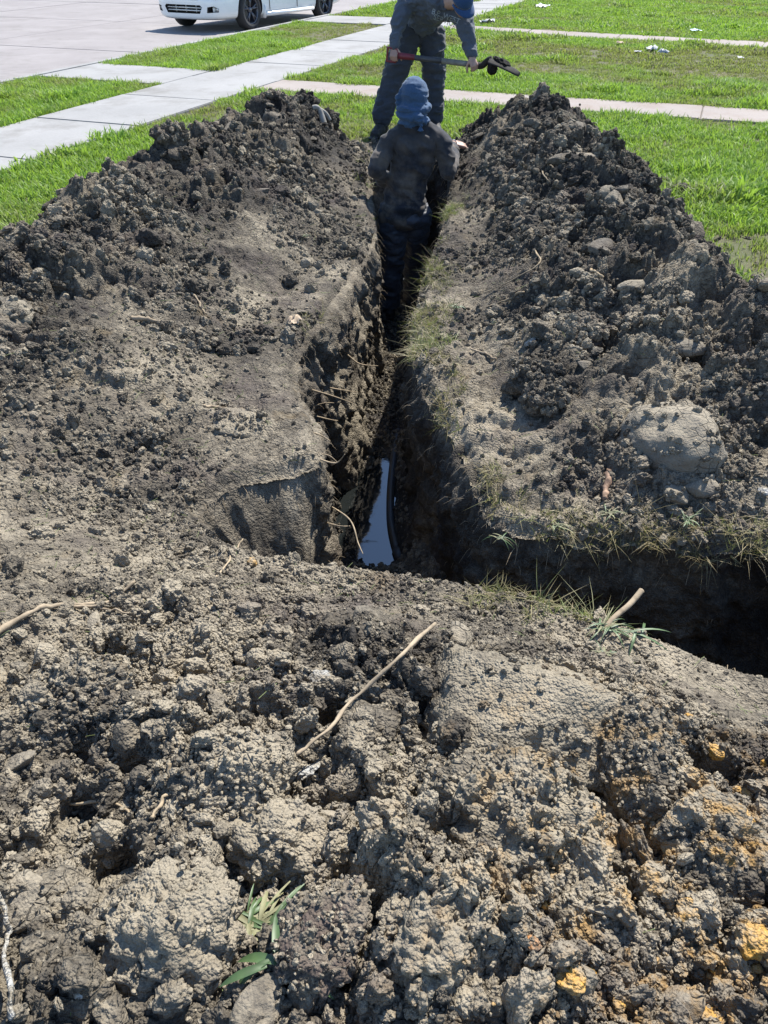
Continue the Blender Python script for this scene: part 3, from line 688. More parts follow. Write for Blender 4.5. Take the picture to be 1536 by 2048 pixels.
for i, (px, py, w, kind, sq, up, mat, label) in enumerate(CL):
    p = hit(px, py)
    r = w*.5*depth_of(p)/FPX
    big = w > 140
    n = 5 if big else 4
    if kind == 'dome': V, F = clod_geo(200+i*3, 5, .28, .03, sq, .10, .15)
    elif kind == 'agg': V, F = clod_geo(200+i*3, n, .75, .30 if big else .4, sq, .22 if big else .34, .3)
    else: V, F = clod_geo(200+i*3, n, .45, .11, sq, .12, .8)
    V = V*r; th = random.uniform(0, 6.28)
    if big or kind == 'slab': V = V + .006*fbm3(V, 70, 3, i)[:,None]*V/np.linalg.norm(V, axis=1)[:,None]
    o = mesh_obj('soil_clod', V, F, mat); tilt = random.uniform(-.25, .25)
    o.rotation_euler = (tilt + (.25 if p.y < 1.5 else 0), random.uniform(-.2,.2), random.uniform(-.5,.5))
    hc = height(np.array([p.x]), np.array([p.y+r*.25]))[0]
    o.location = (p.x, p.y + r*.12, p.z - r*sq[2]*.42 + r*up*.6)
    tag(o, label, 'soil clod', 'large clods on the soil mounds'); CLOD_OBS.append((o, V, r))
# medium clods: individuals on each mound
med = {'n': [], 'l': [], 'r': []}
med_me = []
for i in range(10):
    V, F = clod_geo(500+i, 4, .8, .40, (1, .85, .7), .36, .35) if i < 5 else clod_geo(500+i, 4, .35, .05, (1, .8, .55), .2, .9)
    me = bpy.data.meshes.new('soil_clod'); fast_mesh(me, V.astype(np.float32), F.astype(np.int32)); me.materials.append((M_CLOD if i % 3 else M_CLODPALE) if i < 5 else (M_CLODGREY if i % 2 else M_CLOD))
    me.polygons.foreach_set('use_smooth', np.ones(len(me.polygons), bool)); med_me.append(me)
def medium(n, x0, x1, y0, y1, s0, s1, label, grp, cond):
    k = 0
    while k < n:
        x = random.uniform(x0, x1); y = random.uniform(y0, y1)
        z, dt, df, tr_, fr, rt = [float(q[0]) for q in height(np.array([x]), np.array([y]), True)]
        if dt < .12 or df < .1 or tr_ > .6 or not cond(x, y): continue
        s = s0*(s1/s0)**(random.random()**1.7); o = bpy.data.objects.new('soil_clod', random.choice(med_me))
        o.scale = (s*random.uniform(.8,1.2), s*random.uniform(.8,1.2), s*random.uniform(.7,1)); o.rotation_euler = [random.uniform(-.6,.6), random.uniform(-.6,.6), random.uniform(0,6.28)]
        o.location = (x, y, z + s*.12); link(o); tag(o, label, 'soil clod', grp); k += 1
medium(62, -.95, .95, .4, 1.55, .022, .055, 'small bare crumbly clod, one of many strewn over the near mound', 'small clods on the near mound', lambda x, y: y < near_edge(x)-.15)
medium(85, -2.2, -.4, 2.2, 8.0, .028, .075, 'small bare crumbly clod, one of many strewn over the mound by the sidewalk', 'small clods on the mound by the sidewalk', lambda x, y: True)
medium(85, .5, 2.0, 2.3, 7.9, .028, .075, 'small bare crumbly clod, one of many strewn over the mound by the lawn', 'small clods on the mound by the lawn', lambda x, y: True)

# crumbs also lie on the upper faces of the large clods
for o, V, r in CLOD_OBS:
    Rm = np.array(o.rotation_euler.to_matrix()); Pw = V@Rm.T + np.array(o.location); nrm = (V@Rm.T); nrm /= np.linalg.norm(nrm, axis=1)[:,None]
    c = np.nonzero(nrm[:,2] > .1)[0]; d = depth_of(o.location); k = int(min(1500, 900*(r/.1)**2*(1.4/max(d,1.0)))*(.05 if o.data.materials[0] is M_CLODGREY else .14 if o.data.materials[0] is M_CLODPALE else .7)); c = RNG.choice(c, max(k, 10))
    sz = np.clip(.0011*d*RNG.uniform(1.6,5,len(c)), .002, .02); lay.append((Pw[c]+RNG.normal(0,.004,(len(c),3)), sz))
qx = RNG.uniform(-.5, .6, 60000); qy = RNG.uniform(1.9, 6.5, 60000); qi = ((qy-FLG[1])/.016).astype(int); qj = ((qx-FLG[0])/.014).astype(int)      # crumbs fallen onto the trench floor
ok = (FLG[4][qi,qj] < -.01) & (FLG[2][qi,qj] > FLOOR-.02) & (RNG.random(60000) < .55*(1-FLG[3][qi,qj])); qs = .004*4**(RNG.random(ok.sum())**2)
lay.append((np.stack([qx[ok], qy[ok], FLG[2][qi,qj][ok]+qs*.2], -1), qs))
CP = np.concatenate([l[0] for l in lay]); CS = np.concatenate([l[1] for l in lay]); n = len(CP)
scatter('soil_crumbs', CP, RNG.uniform(0, 6.283, (n,3)), CS[:,None]*RNG.uniform(.8,1.25,(n,3)), np.where((CS > .0075) & (RNG.random(n) < .85), RNG.integers(8, 16, n), RNG.integers(0, 8, n)), CRUMBS)
print('crumbs', n)

# ------------------------------------------------------------------ ochre and lime lumps
def lump(name, px, py, w, mat, label, cat, grp, seed, sq=(1,.9,.6)):
    p = hit(px, py); r = w*.50*depth_of(p)/FPX
    V, F = clod_geo(seed, 3 if w < 35 else 4, .8, .4, sq, .4, .3); o = mesh_obj(name, V*r, F, mat)
    o.location = (p.x, p.y, p.z+r*.38); o.rotation_euler = (random.uniform(-.3,.6), random.uniform(-.3,.3), random.uniform(0,6)); return tag(o, label, cat, grp)
OC = [(1375,1832,46),(1500,1882,66),(1140,1962,60),(1405,2032,60),(1480,1640,46),(1500,1935,36),(890,1368,26),(1070,1382,26),(1010,1442,18),(880,1438,16),(1028,1464,16),(1375,1437,20),
      (1430,1507,32),(1090,1812,16),(1345,1797,14),(1020,2000,24),(1240,2010,28),(1405,1693,18),(1490,1590,22),(1470,1745,18),(1115,1895,16),(1200,1420,12),(505,1128,22),(1035,1810,14),(1180,1945,24),(1300,1965,16),(1440,1970,22)]
OC += [(random.randint(960,1530), random.randint(1370,2040), random.choice((8,9,11,13,15))) for _ in range(26)]
for i, (px, py, w) in enumerate(OC):
    lab = {0:'brightest yellow ochre lump standing on a dark clod of the near mound', 1:'long yellow ochre lump in a dark hollow of the near mound', 2:'wide orange-yellow ochre patch on a crumbly clod low on the near mound', 22:'orange ochre lump on the trodden edge above the side trench'}.get(i, 'small yellow ochre clay crumb on the near mound')
    lump('ochre_lump', px, py, w, M_OCHRE, lab, 'clay lump', 'yellow ochre lumps on the near mound', 700+i, (1,.9,.5))
M_ORANGE = tinted('orange_clay', 40, (.42,.18,.055), .95, dry=.10)
lump('ochre_lump', 1065, 1887, 32, M_ORANGE, 'rust-orange clay lump at the foot of a dark clod', 'clay lump', 'yellow ochre lumps on the near mound', 760)
lump('ochre_lump', 400, 700, 14, M_ORANGE, 'small orange chip on the mound by the sidewalk', 'clay lump', None, 761)
LM = [(640,1365,44,'white lime patch above the long stick'),(612,1548,52,'white lime patch at the lower end of the long stick'),(1345,1025,24,'small white lime piece below the rounded clay slab'),
      (1525,985,22,'small white lime piece beside the dark clay piece by the rounded slab'),(160,1985,26,'small whitish stone low on the near mound below the crumbly clods'),(185,1690,16,'tiny white lime chip between crumbly clods on the near mound'),(1060,690,30,'faint white lime smear on the mound by the lawn')]
for i, (px, py, w, lab) in enumerate(LM): lump('lime_lump', px, py, w, M_WHITE_LIME, lab, 'lime lump', 'white lime lumps on the soil', 800+i, (1,.8,.35))

# ------------------------------------------------------------------ sticks and roots
def path_on_soil(pts, lift, n=8):
    P = [hit(*q) for q in pts]; P = [p + Vector((0,0,lift)) for p in P]
    C = cr([tuple(p) for p in P], n); k = np.linspace(0, 1, len(C))
    C[:,2] = np.maximum(C[:,2], height(C[:,0], C[:,1]) + lift*.6)
    return C + .0065*np.stack([fbm2(k*7, k*0+i*3.1, 3, 33+i) for i in range(3)], -1)
def stick(name, pts, wpx, mat, label, cat, lift=.006, taper=.6, grp=None, twig=None):
    C = path_on_soil(pts, lift); d = depth_of(Vector(C[len(C)//2])); r0 = wpx*.38*d/FPX
    R = [r0*(1-(1-taper)*t)*(1+.18*math.sin(t*23+len(pts))+.15*math.sin(t*61)) for t in np.linspace(0, 1, len(C))]
    if twig is None: o = tube(name, C, R, mat); return tag(o, label, cat, grp)
    root = empty(name, C[0]); tag(root, label, cat, grp)
    for q, (CC, RR) in enumerate(((C, R), (path_on_soil(twig, lift), None))):
        CC = CC - np.array(C[0]); tube('main_stem' if q == 0 else 'side_twig', CC, RR if RR is not None else np.linspace(r0*.7, r0*.3, len(CC)), mat, root)
    return root
SG = 'sticks lying on the dug soil'
stick('stick', [(866,1280),(795,1350),(720,1422),(660,1490),(596,1542)], 12, M_STICK, 'long thin brown stick lying across the near soil mound', 'stick', .052, .7, SG)
stick('stick', [(-20,1282),(60,1232),(140,1216),(215,1210),(272,1168)], 15, M_STICK, 'pale forked stick half buried at the foot of the mound by the sidewalk', 'stick', .010, .5, SG, [(140,1216),(200,1222),(260,1232)])
stick('root', [(-2,1735),(15,1830),(20,1900),(30,1990),(36,2046)], 14, M_WHITE_LIME, 'long whitish root hanging down over the near mound', 'root', .02, .9)
stick('root', [(340,1540),(352,1588),(330,1615),(308,1648)], 13, M_ROOT, 'short bent root sticking out between two clods', 'root', .02, .6)
stick('root', [(140,1612),(230,1610),(272,1640)], 9, M_ROOT, 'thin pale root lying level on the near mound', 'root', .008, .6)
stick('stick', [(262,640),(300,645),(338,656)], 13, M_STICK, 'thick short stick on the flank of the mound by the sidewalk', 'stick', .012, .9, SG)
stick('stick', [(408,814),(440,818),(486,820)], 8, M_STICK, 'thin level stick on the trodden trench edge', 'stick', .006, .5, SG)
stick('stick', [(380,580),(400,612),(412,630)], 7, M_STICK, 'thin dark twig upright on the mound by the sidewalk', 'stick', .006, .5, SG)
stick('root', [(1046,590),(1010,606),(970,620)], 6, M_ROOT, 'thin curved root on the mound above the green sprout', 'root', .012, .5)
stick('root', [(1068,505),(1080,525),(1062,545),(1010,572),(968,592)], 5, M_ROOT, 'wiry root looping over the mound by the lawn', 'root', .014, .5)
stick('stick', [(990,720),(965,708),(940,700)], 7, M_STICK, 'short grey twig beside the trench-side grass', 'stick', .006, .7, SG)
stick('stick', [(430,1160),(460,1120),(486,1080)], 6, M_ROOT, 'pale straw-like twig on the trodden edge of the side trench', 'stick', .004, .6, SG)
stick('root', [(1180,545),(1195,552),(1205,560)], 9, M_ROOT, 'stubby pale root on the mound by the lawn', 'root', .012, .7)
stick('root', [(570,1760),(590,1725),(612,1690)], 5, M_ROOT, 'hair-thin root on the pale lumpy clod', 'root', .012, .5)
stick('stick', [(1485,1960),(1490,2000),(1496,2046)], 5, M_ROOT, 'thin upright twig among ochre lumps low on the near mound', 'stick', .02, .6, SG)
stick('stick', [(1075,335),(1085,350),(1096,366)], 5, M_STICK, 'fine twig on the flank beneath the flat pale flake', 'stick', .012, .5, SG)
M_BARK = plain('reddish_bark', (.26,.175,.125), .9, .55, 40, spec=.2, bmp=1.0)
stick('bark_chip', [(1217,945),(1213,975),(1208,1002)], 20, M_BARK, 'reddish-brown wood chip standing beside the rounded clay slab', 'wood chip', .008, .7)
base = hit(1188,1284); tip = W(1283,1181, base.y+.16)
C = cr([tuple(base-Vector((.004,.01,.02))), tuple(base.lerp(tip,.35)+Vector((-.004,0,.006))), tuple(base.lerp(tip,.7)+Vector((.004,0,.003))), tuple(tip)], 8)
tag(tube('stick', C, np.linspace(.0075,.0085,len(C)), M_STICK), 'pale stick poking up from wilted grass over the side trench', 'stick', SG)
RT = [([(695,710),(720,728),(756,732)],4,'curved root hanging from the sunlit trench wall below the digger'),([(624,780),(665,792),(705,806)],4,'wavy root across the sunlit trench wall'),
 ([(660,776),(690,781),(716,785)],3.5,'straight thin root above the wavy root in the trench wall'),([(630,812),(650,806),(668,806)],3.5,'tiny root beside the dark slot in the trench wall'),
 ([(630,832),(655,838),(676,842)],3.5,'short drooping root below the dark slot in the trench wall'),([(640,919),(672,926),(690,908)],4,'hooked root at the convex trench corner'),
 ([(643,908),(660,912),(676,926)],3,'fine root forming a loop at the trench corner'),([(664,1014),(700,1040),(716,1085),(726,1108)],4,'longest root trailing down towards the puddle'),
 ([(654,1046),(680,1052),(700,1052)],3.5,'short root level with the trailing root'),([(618,862),(645,872),(660,882)],3,'thin root above the trench corner'),([(700,945),(704,925),(712,915)],3,'small upright root near the puddle')]
for i, (pts, w, lab) in enumerate(RT):
    p0 = wall_hit(*pts[0]); P = []
    for k, q in enumerate(pts):                                # the root leaves the wall and hangs beside it
        a = W(q[0], q[1], p0.y - .012*k); h = wall_hit(*q); P.append(a if (h-Vector((0,0,CAM_H))).length > (a-Vector((0,0,CAM_H))).length else h + (Vector((0,0,CAM_H))-h).normalized()*.008)
    C = cr([tuple(p) for p in P], 7); d = depth_of(P[1]); r0 = w*.5*d/FPX
    tag(tube('root', C, np.linspace(r0, r0*.4, len(C)), M_ROOT, n=6), lab, 'root', 'roots hanging from the trench wall')
# fine root hairs of both walls and straw litter: countless
V = []; F = []
for _ in range(1500):
    k = random.randrange(n_al); kk = int(3+ (K-30)*random.random()**2.8)
    p = Vector(RW[kk, k]); nrm = Vector((-nx[k], -ny[k], 0)); L_ = random.uniform(.015,.07)
    d = nrm*random.uniform(.2,.8) + Vector((random.uniform(-.6,.6), random.uniform(-.6,.6), random.uniform(-.9,.1)))
    a = [p - nrm*.004, p + d*L_*.5 + Vector((0,0,.003)), p + d*L_ - Vector((0,0,L_*.35))]
    v, f = tube_geo(a, [.0011,.0009,.0005], 4, False); o_ = len(V); V += v; F += [tuple(i+o_ for i in q) for q in f]
tag(mesh_obj('root_hairs', V, F, M_ROOT), 'fine root hairs hanging out of the trench walls', 'root hairs', kind='stuff')

# ------------------------------------------------------------------ wilted grass along the cut, weeds
STRAW = tufts('straw_source', M_STRAW, 6, nb=13, rad_=.03, hmin=.02, hmax=.075, w=.0028, lean=2.2)
def edge_pts(n, dmax, fn):
    x = RNG.uniform(-.9, 2.0, n*8); y = RNG.uniform(1.0, 7.4, n*8); dt = sdist(x, y, TRS); ok = (dt > -.005) & (dt < dmax); x, y, dt = x[ok], y[ok], dt[ok]
    q = fn(x, y, dt); ok = RNG.random(len(x)) < q; return x[ok], y[ok], dt[ok]
def eg(x, y, dt):
    r = (x > .05) & (y > 2.15); cl = vn2(x*5, y*5, 660)
    p = np.where(r & (y < 6), sst(.22, .05, dt)*sst(.30, .75, cl)*sst(2.0, 2.5, y), 0)
    p = np.maximum(p, np.where((y > near_edge(x)+.2) & (x > .35) & (y < 2.3), sst(.13, .0, dt)*sst(.25, .6, cl)*1.6, 0))
    p = np.maximum(p, np.where((y < near_edge(x)+.05) & (x > .25) & (x < 1.3), sst(.17, .04, dt)*sst(.35, .7, cl)*.7, 0))
    p = np.maximum(p, np.where((x < 0) & (y > 2.2), sst(.14, .0, dt)*sst(.5, .8, cl)*.35, 0))
    return p
x, y, dt = edge_pts(5200, .24, eg); z = height(x, y); n = len(x); print('edge grass', n)
rot = RNG.normal(0, .5, (n,3)); rot[:,2] = RNG.uniform(0, 6.28, n)
gd = np.clip(.55 - 1.3*(vn2(x*3.3, y*3.3, 670)-.45) + RNG.normal(0,.15,n), 0, .9)
tag(scatter('wilted_grass', np.stack([x, y, z-.006], -1), rot, np.repeat(RNG.uniform(.45,1.05,(n,1)), 3, 1), RNG.integers(0, 6, n), STRAW, {'dryness': gd}), 'wilted trampled grass along the edges of the trench', 'grass')
# loose straw on the trodden soil
x = RNG.uniform(-2, 2, 2600); y = RNG.uniform(.3, 6, 2600); z, dt, df, t_, _, _ = height(x, y, True); ok = (dt > .01) & (df > .1) & (RNG.random(2600) < .25+.75*t_)
V = []; F = []
for X_, Y_, Z_ in zip(x[ok], y[ok], z[ok]):
    a = random.uniform(0, 6.28); L_ = random.uniform(.008,.03); d = Vector((math.cos(a), math.sin(a), random.uniform(-.2,.3)))*L_
    p = Vector((X_, Y_, Z_+.003)); v, f = tube_geo([p-d, p+d*.1+Vector((0,0,.002)), p+d], .0008, 3, False); o_ = len(V); V += v; F += [tuple(i+o_ for i in q) for q in f]
tag(mesh_obj('straw_litter', V, F, M_STRAW), 'bits of dry straw and root strewn over the soil', 'straw', kind='stuff')
M_LEAF = plain('weed_leaf', (.055,.095,.032), .5, .4, 20); M_LEAFPALE = plain('wilted_leaf', (.17,.165,.085), .7, .4, 20)
def blade_obj(name, base, d, L_, w, droop, mat, parent):
    d = d.normalized(); side = d.cross(Vector((0,0,1))).normalized(); V = []; F = []; n = 7
    for i in range(n+1):
        t = i/n; c = base + d*L_*t + Vector((0,0,-droop*L_*t*t)); ww = w*math.sin(math.pi*min(.12+t*.88, 1))**.8 if i < n else 0.0
        V += [c - side*ww/2 + Vector((0,0,.1*ww)), c - Vector((0,0,.12*ww)), c + side*ww/2 + Vector((0,0,.1*ww))]
    for i in range(n):
        for k in (0,1): F.append((i*3+k, i*3+k+1, i*3+k+4, i*3+k+3))
    return mesh_obj(name, V, F, mat, parent)
def weed(px, py, nbl, Lr, wr, label, up=.6, green=.5, sw=.0):
    p = hit(px, py); p = p + Vector((0,-.01,.02)); root = empty('weed', p); tag(root, label, 'weed', 'weeds and grass clumps on the dug soil')
    for i in range(nbl):
        a = random.uniform(0, 6.28); d = Vector((math.cos(a), math.sin(a)*.8, random.uniform(.1, up)))
        blade_obj('leaf', Vector((random.uniform(-.5,.5)*Lr[1]*.4, random.uniform(-.5,.5)*Lr[1]*.3, .005)), d, random.uniform(*Lr), random.uniform(*wr), random.uniform(.2,.9), M_LEAF if random.random() < green else M_LEAFPALE, root)
weed(515,1850,46,(.04,.11),(.003,.010),'wilted uprooted weed with a few broad green leaves on the near mound', .5, .35)
weed(560,1925,5,(.05,.08),(.010,.016),'broad-leaved green sprig beside the purple-brown clod', .4, 1)
weed(1205,1262,30,(.03,.09),(.002,.006),'grass clump at the foot of the stick poking over the side trench', .8, .5)
weed(1255,1275,4,(.09,.15),(.006,.009),'long grass blades drooping over the side trench edge', .5, .9)
weed(1205,1315,26,(.02,.05),(.002,.004),'low wilted grass patch on the near edge of the side trench', .6, .4)
weed(912,622,14,(.02,.05),(.004,.008),'bright green sprout on the edge of the mound by the lawn', 1.2, 1)
weed(1125,640,16,(.03,.08),(.004,.008),'small leafy weed on the flank of the mound by the lawn', .7, .8)
weed(1110,1110 if False else 1060,22,(.02,.06),(.002,.004),'tuft of grass at the corner of the side trench', .6, .6)
weed(1000,1085,14,(.03,.06),(.002,.004),'pale grass tuft hanging into the side trench', .2, .4)
weed(1370,1050,20,(.03,.07),(.002,.005),'green grass tuft on the rim below the rounded clay slab', .8, .7)
weed(1215,1035,26,(.03,.06),(.002,.004),'wilted grass tuft beside the reddish wood chip', .6, .5)
weed(610,480,20,(.02,.06),(.003,.005),'dark grass tuft on the flank near the digger', .7, .7)

# ------------------------------------------------------------------ pipe, leaf, litter
m, nt, b = new_mat('muddy_pipe'); p = posn(nt); c = mixc(nt, ramp(nt, noise(nt, 9, 5, .65, p), ((.42,(0,0,0)),(.6,(1,1,1)))), (.035,.042,.052), (.045,.038,.030))
nt.links.new(c, b.inputs['Base Color']); b.inputs['Roughness'].default_value = .5; M_PIPE = m
pp = [(.27,2.05),(.21,2.45),(.10,2.85),(.035,3.3),(.07,4.0),(.17,4.8),(.27,5.6),(.31,6.2)]
C = cr([(x, y, FLOOR-.010) for x, y in pp], 10); root = empty('buried_pipe', C[0]); tag(root, 'blue-grey pipe running along the shaded foot of the trench wall', 'pipe')
C = C-C[0]; tube('pipe_run', C, .022, M_PIPE, root, 14)
for k in (22, 46): tube('coupling', [C[k], C[k+1], C[k+2]], .027, M_PIPE, root, 14)
# broken pipe with hooked top
M_PALEPIPE = plain('mud_caked_pipe', (.24,.225,.195), .8, .35, 20, bmp=.6); M_PIPEIN = plain('pipe_inside', (.45,.52,.55), .5, .1)
py0 = hit(646,250).y - .05; P = [W(626,216,py0), W(640,219,py0), W(644,232,py0-.02), W(648,250,py0-.05), W(655,272,py0-.10)]
root = empty('broken_pipe', P[2]); tag(root, 'mud-caked broken grey pipe with a hooked top on the mound by the sidewalk', 'pipe piece')
q = [p_-P[2] for p_ in P]
tube('shank', cr([tuple(v) for v in q[1:4]], 6), np.linspace(.022,.030,13), M_PALEPIPE, root, 10)
tube('hook', cr([tuple(q[0]), tuple(q[0].lerp(q[1],.5)+Vector((0,0,.012))), tuple(q[1]), tuple(q[1]+Vector((.05,.0,-.03))), tuple(q[1]+Vector((.085,0,-.085)))], 5), np.linspace(.024,.014,21), M_PALEPIPE, root, 9)
tube('split_end', cr([tuple(q[3]), tuple(q[4])], 4), np.linspace(.030,.034,5), M_PIPEIN, root, 10)
def crumple(name, p, w, h, mat, label, cat, grp=None, amp=.3, rz=0):
    n = 9; gx, gy = np.meshgrid(np.linspace(-.5,.5,n), np.linspace(-.5,.5,n)); sd_ = random.randint(0, 999)
    gz = amp*w*(np.abs(fbm2(gx*3, gy*3, 3, sd_))+.25*fbm2(gx*9, gy*9, 2, sd_+3)); e = 1+.25*fbm2(gx*4+5, gy*4, 2, sd_+7)
    V = np.stack([gx*w*e*.75, gy*h*e*.75, gz+.012], -1).reshape(-1,3); k = np.arange(n*n).reshape(n,n)
    F = np.stack([k[:-1,:-1], k[:-1,1:], k[1:,1:], k[1:,:-1]], -1).reshape(-1,4)
    V2 = np.vstack([V, V-np.array((0,0,.002))]); F2 = np.vstack([F, F[:,::-1]+n*n])
    o = mesh_obj(name, V2, F2, mat, None, False); o.location = p; o.rotation_euler.z = rz; return tag(o, label, cat, grp)
M_DRYLEAF = plain('dry_leaf', (.36,.28,.2), .8, .3, 20); M_PAPER = plain('white_litter', (.36,.37,.38), .7, .2); M_BLUEP = plain('pale_blue_plastic', (.36,.50,.62), .5, .08)
p = hit(590,652); crumple('dry_leaf', p+Vector((0,0,.01)), .09, .06, M_DRYLEAF, 'curled pale dead leaf on the trodden soil above the trench wall', 'leaf', None, .6, .6)
up = Vector((0,0,.02)); LG = 'litter scattered on the neighbouring lawn'
crumple('plastic_scrap', G(1390,64)+up, .22, .30, M_BLUEP, 'pale blue plastic scrap on the lawn behind the neighbour path', 'litter', LG, .15)
crumple('plastic_bag', G(1085,16)+up, .42, .45, M_PAPER, 'flattened white bag far out on the neighbouring lawn', 'litter', LG, .25, .3)
crumple('plastic_bag', G(975,49)+up, .38, .2, M_PAPER, 'white plastic strip at the corner of the neighbour path and sidewalk', 'litter', LG, .3)
crumple('paper_scrap', G(1302,103)+up, .20, .30, M_PAPER, 'crumpled white paper on the worn brown patch of lawn', 'litter', LG, .5)
crumple('paper_scrap', G(1325,110)+up, .15, .22, M_PAPER, 'small white paper beside the crumpled paper on the worn patch', 'litter', LG, .5, 1)
crumple('paper_scrap', G(1275,108)+up, .09, .15, M_PAPER, 'narrow white scrap on the worn patch of lawn', 'litter', LG, .4, .5)
crumple('plastic_scrap', G(1480,120)+up, .10, .13, M_PAPER, 'tiny white scrap alone on the worn grass', 'litter', LG, .3)
crumple('cardboard_scrap', G(1240,90)+up, .14, .14, M_DRYLEAF, 'small tan cardboard scrap near the neighbour path', 'litter', LG, .3)
for i, (px, py) in enumerate(((1360,384),(1325,365),(1310,385))):
    V, F = clod_geo(860+i, 3, .7, .3, (1,.8,.6), .4, .3); o = mesh_obj('soil_lump', V*(.06,.035,.03)[i], F, M_CLOD); o.location = G(px,py,0)+Vector((0,0,.02)); tag(o, 'dark soil lump rolled onto the grass beside the mound', 'soil lump', 'soil lumps on the grass')

# ------------------------------------------------------------------ people: closed forms fused into one skin by voxel remeshing
def prim_geo(pr):
    if pr[0] == 'c':
        _, a, ra, b_, rb = pr; a = Vector(a); b_ = Vector(b_); n = 14
        d = (b_-a); L_ = d.length; t = d/L_ if L_ > 1e-6 else Vector((0,0,1))
        q = Vector((0,0,1)).rotation_difference(t); V = []; F = []; rings = []
        for k in range(1, 6): th = -math.pi/2 + k*math.pi/12*1.0; rings.append((ra*math.sin(th), ra*math.cos(th)))
        for k in range(0, 6): th = k*math.pi/12; rings.append((L_+rb*math.sin(th), rb*math.cos(th)))
        V.append(a + q@Vector((0,0,-ra)))
        for z, r in rings:
            for j in range(n): V.append(a + q@Vector((r*math.cos(6.2832*j/n), r*math.sin(6.2832*j/n), z)))
        V.append(a + q@Vector((0,0,L_+rb))); last = len(V)-1
        for j in range(n): F.append((0, 1+(j+1)%n, 1+j))
        for i in range(len(rings)-1):
            for j in range(n): F.append((1+i*n+j, 1+i*n+(j+1)%n, 1+(i+1)*n+(j+1)%n, 1+(i+1)*n+j))
        for j in range(n): F.append((last, 1+(len(rings)-1)*n+j, 1+(len(rings)-1)*n+(j+1)%n))
        return V, F
    _, c, r, M = pr; V, F = ico(3); return [Vector(c) + M@Vector(v*np.array(r)) for v in V], [tuple(int(i) for i in f) for f in F]
I3 = Matrix.Identity(3)
def blob(name, prims, voxel, smooth, mat, parent, origin, disp=None):
    V = []; F = []
    for pr in prims:
        v, f = prim_geo(pr); o_ = len(V); V += v; F += [tuple(i+o_ for i in q) for q in f]
    o = mesh_obj(name, V, F, mat); md = o.modifiers.new('r', 'REMESH'); md.mode = 'VOXEL'; md.voxel_size = voxel
    if smooth: sm = o.modifiers.new('s', 'SMOOTH'); sm.factor = .5; sm.iterations = smooth
    dg = bpy.context.evaluated_depsgraph_get(); me = bpy.data.meshes.new_from_object(o.evaluated_get(dg)); old = o.data; o.modifiers.clear(); o.data = me; bpy.data.meshes.remove(old)
    me.name = name; n = len(me.vertices); co = np.empty(n*3, np.float32); me.vertices.foreach_get('co', co); co = co.reshape(-1,3).astype(float)
    nr_ = np.empty(n*3, np.float32); me.vertices.foreach_get('normal', nr_); nr_ = nr_.reshape(-1,3)
    if disp is not None: co = co + nr_*disp(co, nr_)[:,None]
    co -= np.array(origin); me.vertices.foreach_set('co', co.astype(np.float32).ravel())
    me.polygons.foreach_set('use_smooth', np.ones(len(me.polygons), bool)); me.update()
    if not me.materials: me.materials.append(mat)
    o.parent = parent; return o
def ridge(p, f, s): return 1-np.abs(fbm3(p*np.array(f), 1, 3, s))*2.2
def folds(amp, f1=(9,9,22), f2=(26,26,60), s=1):
    return lambda p, n: amp*(np.clip(ridge(p, f1, s), -.4, 1)-.45) + .18*amp*fbm3(p*np.array(f2), 1, 2, s+7)
def chain(pts, radii): return [('c', pts[i], radii[i], pts[i+1], radii[i+1]) for i in range(len(pts)-1)]
def hand(wrist, along, palm_n, side, curl, sc=1.0, thumb=(.5,.6), spread=.12):
    """palm, four unequal fingers with knuckle bends, thumb from the side of the palm. palm_n points out of the palm; side points to the thumb."""
    a = Vector(along).normalized(); n = Vector(palm_n); n = (n - a*n.dot(a)).normalized(); s_ = a.cross(n); s_ = s_ if s_.dot(Vector(side)) > 0 else -s_
    w = Vector(wrist); P = []
    for k in (-1.1, -.35, .35, 1.1):
        P.append(('c', w + s_*k*.012*sc, .016*sc, w + a*.082*sc + s_*k*.022*sc, .0125*sc))
    for i, (k, L_) in enumerate(((1.15,.070),(.4,.080),(-.38,.074),(-1.12,.056))):
        b0 = w + a*.085*sc + s_*k*.022*sc; d = (a + s_*k*spread).normalized(); ang = 0; p = b0; r = .0092*sc
        for j, fr in enumerate((.45,.32,.23)):
            ang += curl[j]*(1+.06*i); dd_ = d*math.cos(ang) + n*math.sin(ang); q = p + dd_*L_*fr*sc; P.append(('c', p, r, q, r*.9)); p = q; r *= .9
    b0 = w + a*.028*sc + s_*.026*sc; d1 = (a*.65 + s_*.75 + n*thumb[0]).normalized(); p1 = b0 + d1*.040*sc; d2 = (a*.9 + s_*.15 + n*thumb[1]).normalized(); p2 = p1 + d2*.030*sc; p3 = p2 + (d2 + n*thumb[1]*.5).normalized()*.024*sc
    P += [('c', b0, .0145*sc, p1, .0112*sc), ('c', p1, .0112*sc, p2, .0098*sc), ('c', p2, .0098*sc, p3, .0085*sc)]
    return P
def frame(up, fwd):
    u = Vector(up).normalized(); f = Vector(fwd); f = (f-u*f.dot(u)).normalized(); r = f.cross(u); return Matrix((r, f, u)).transposed()   # columns: right, forward, up
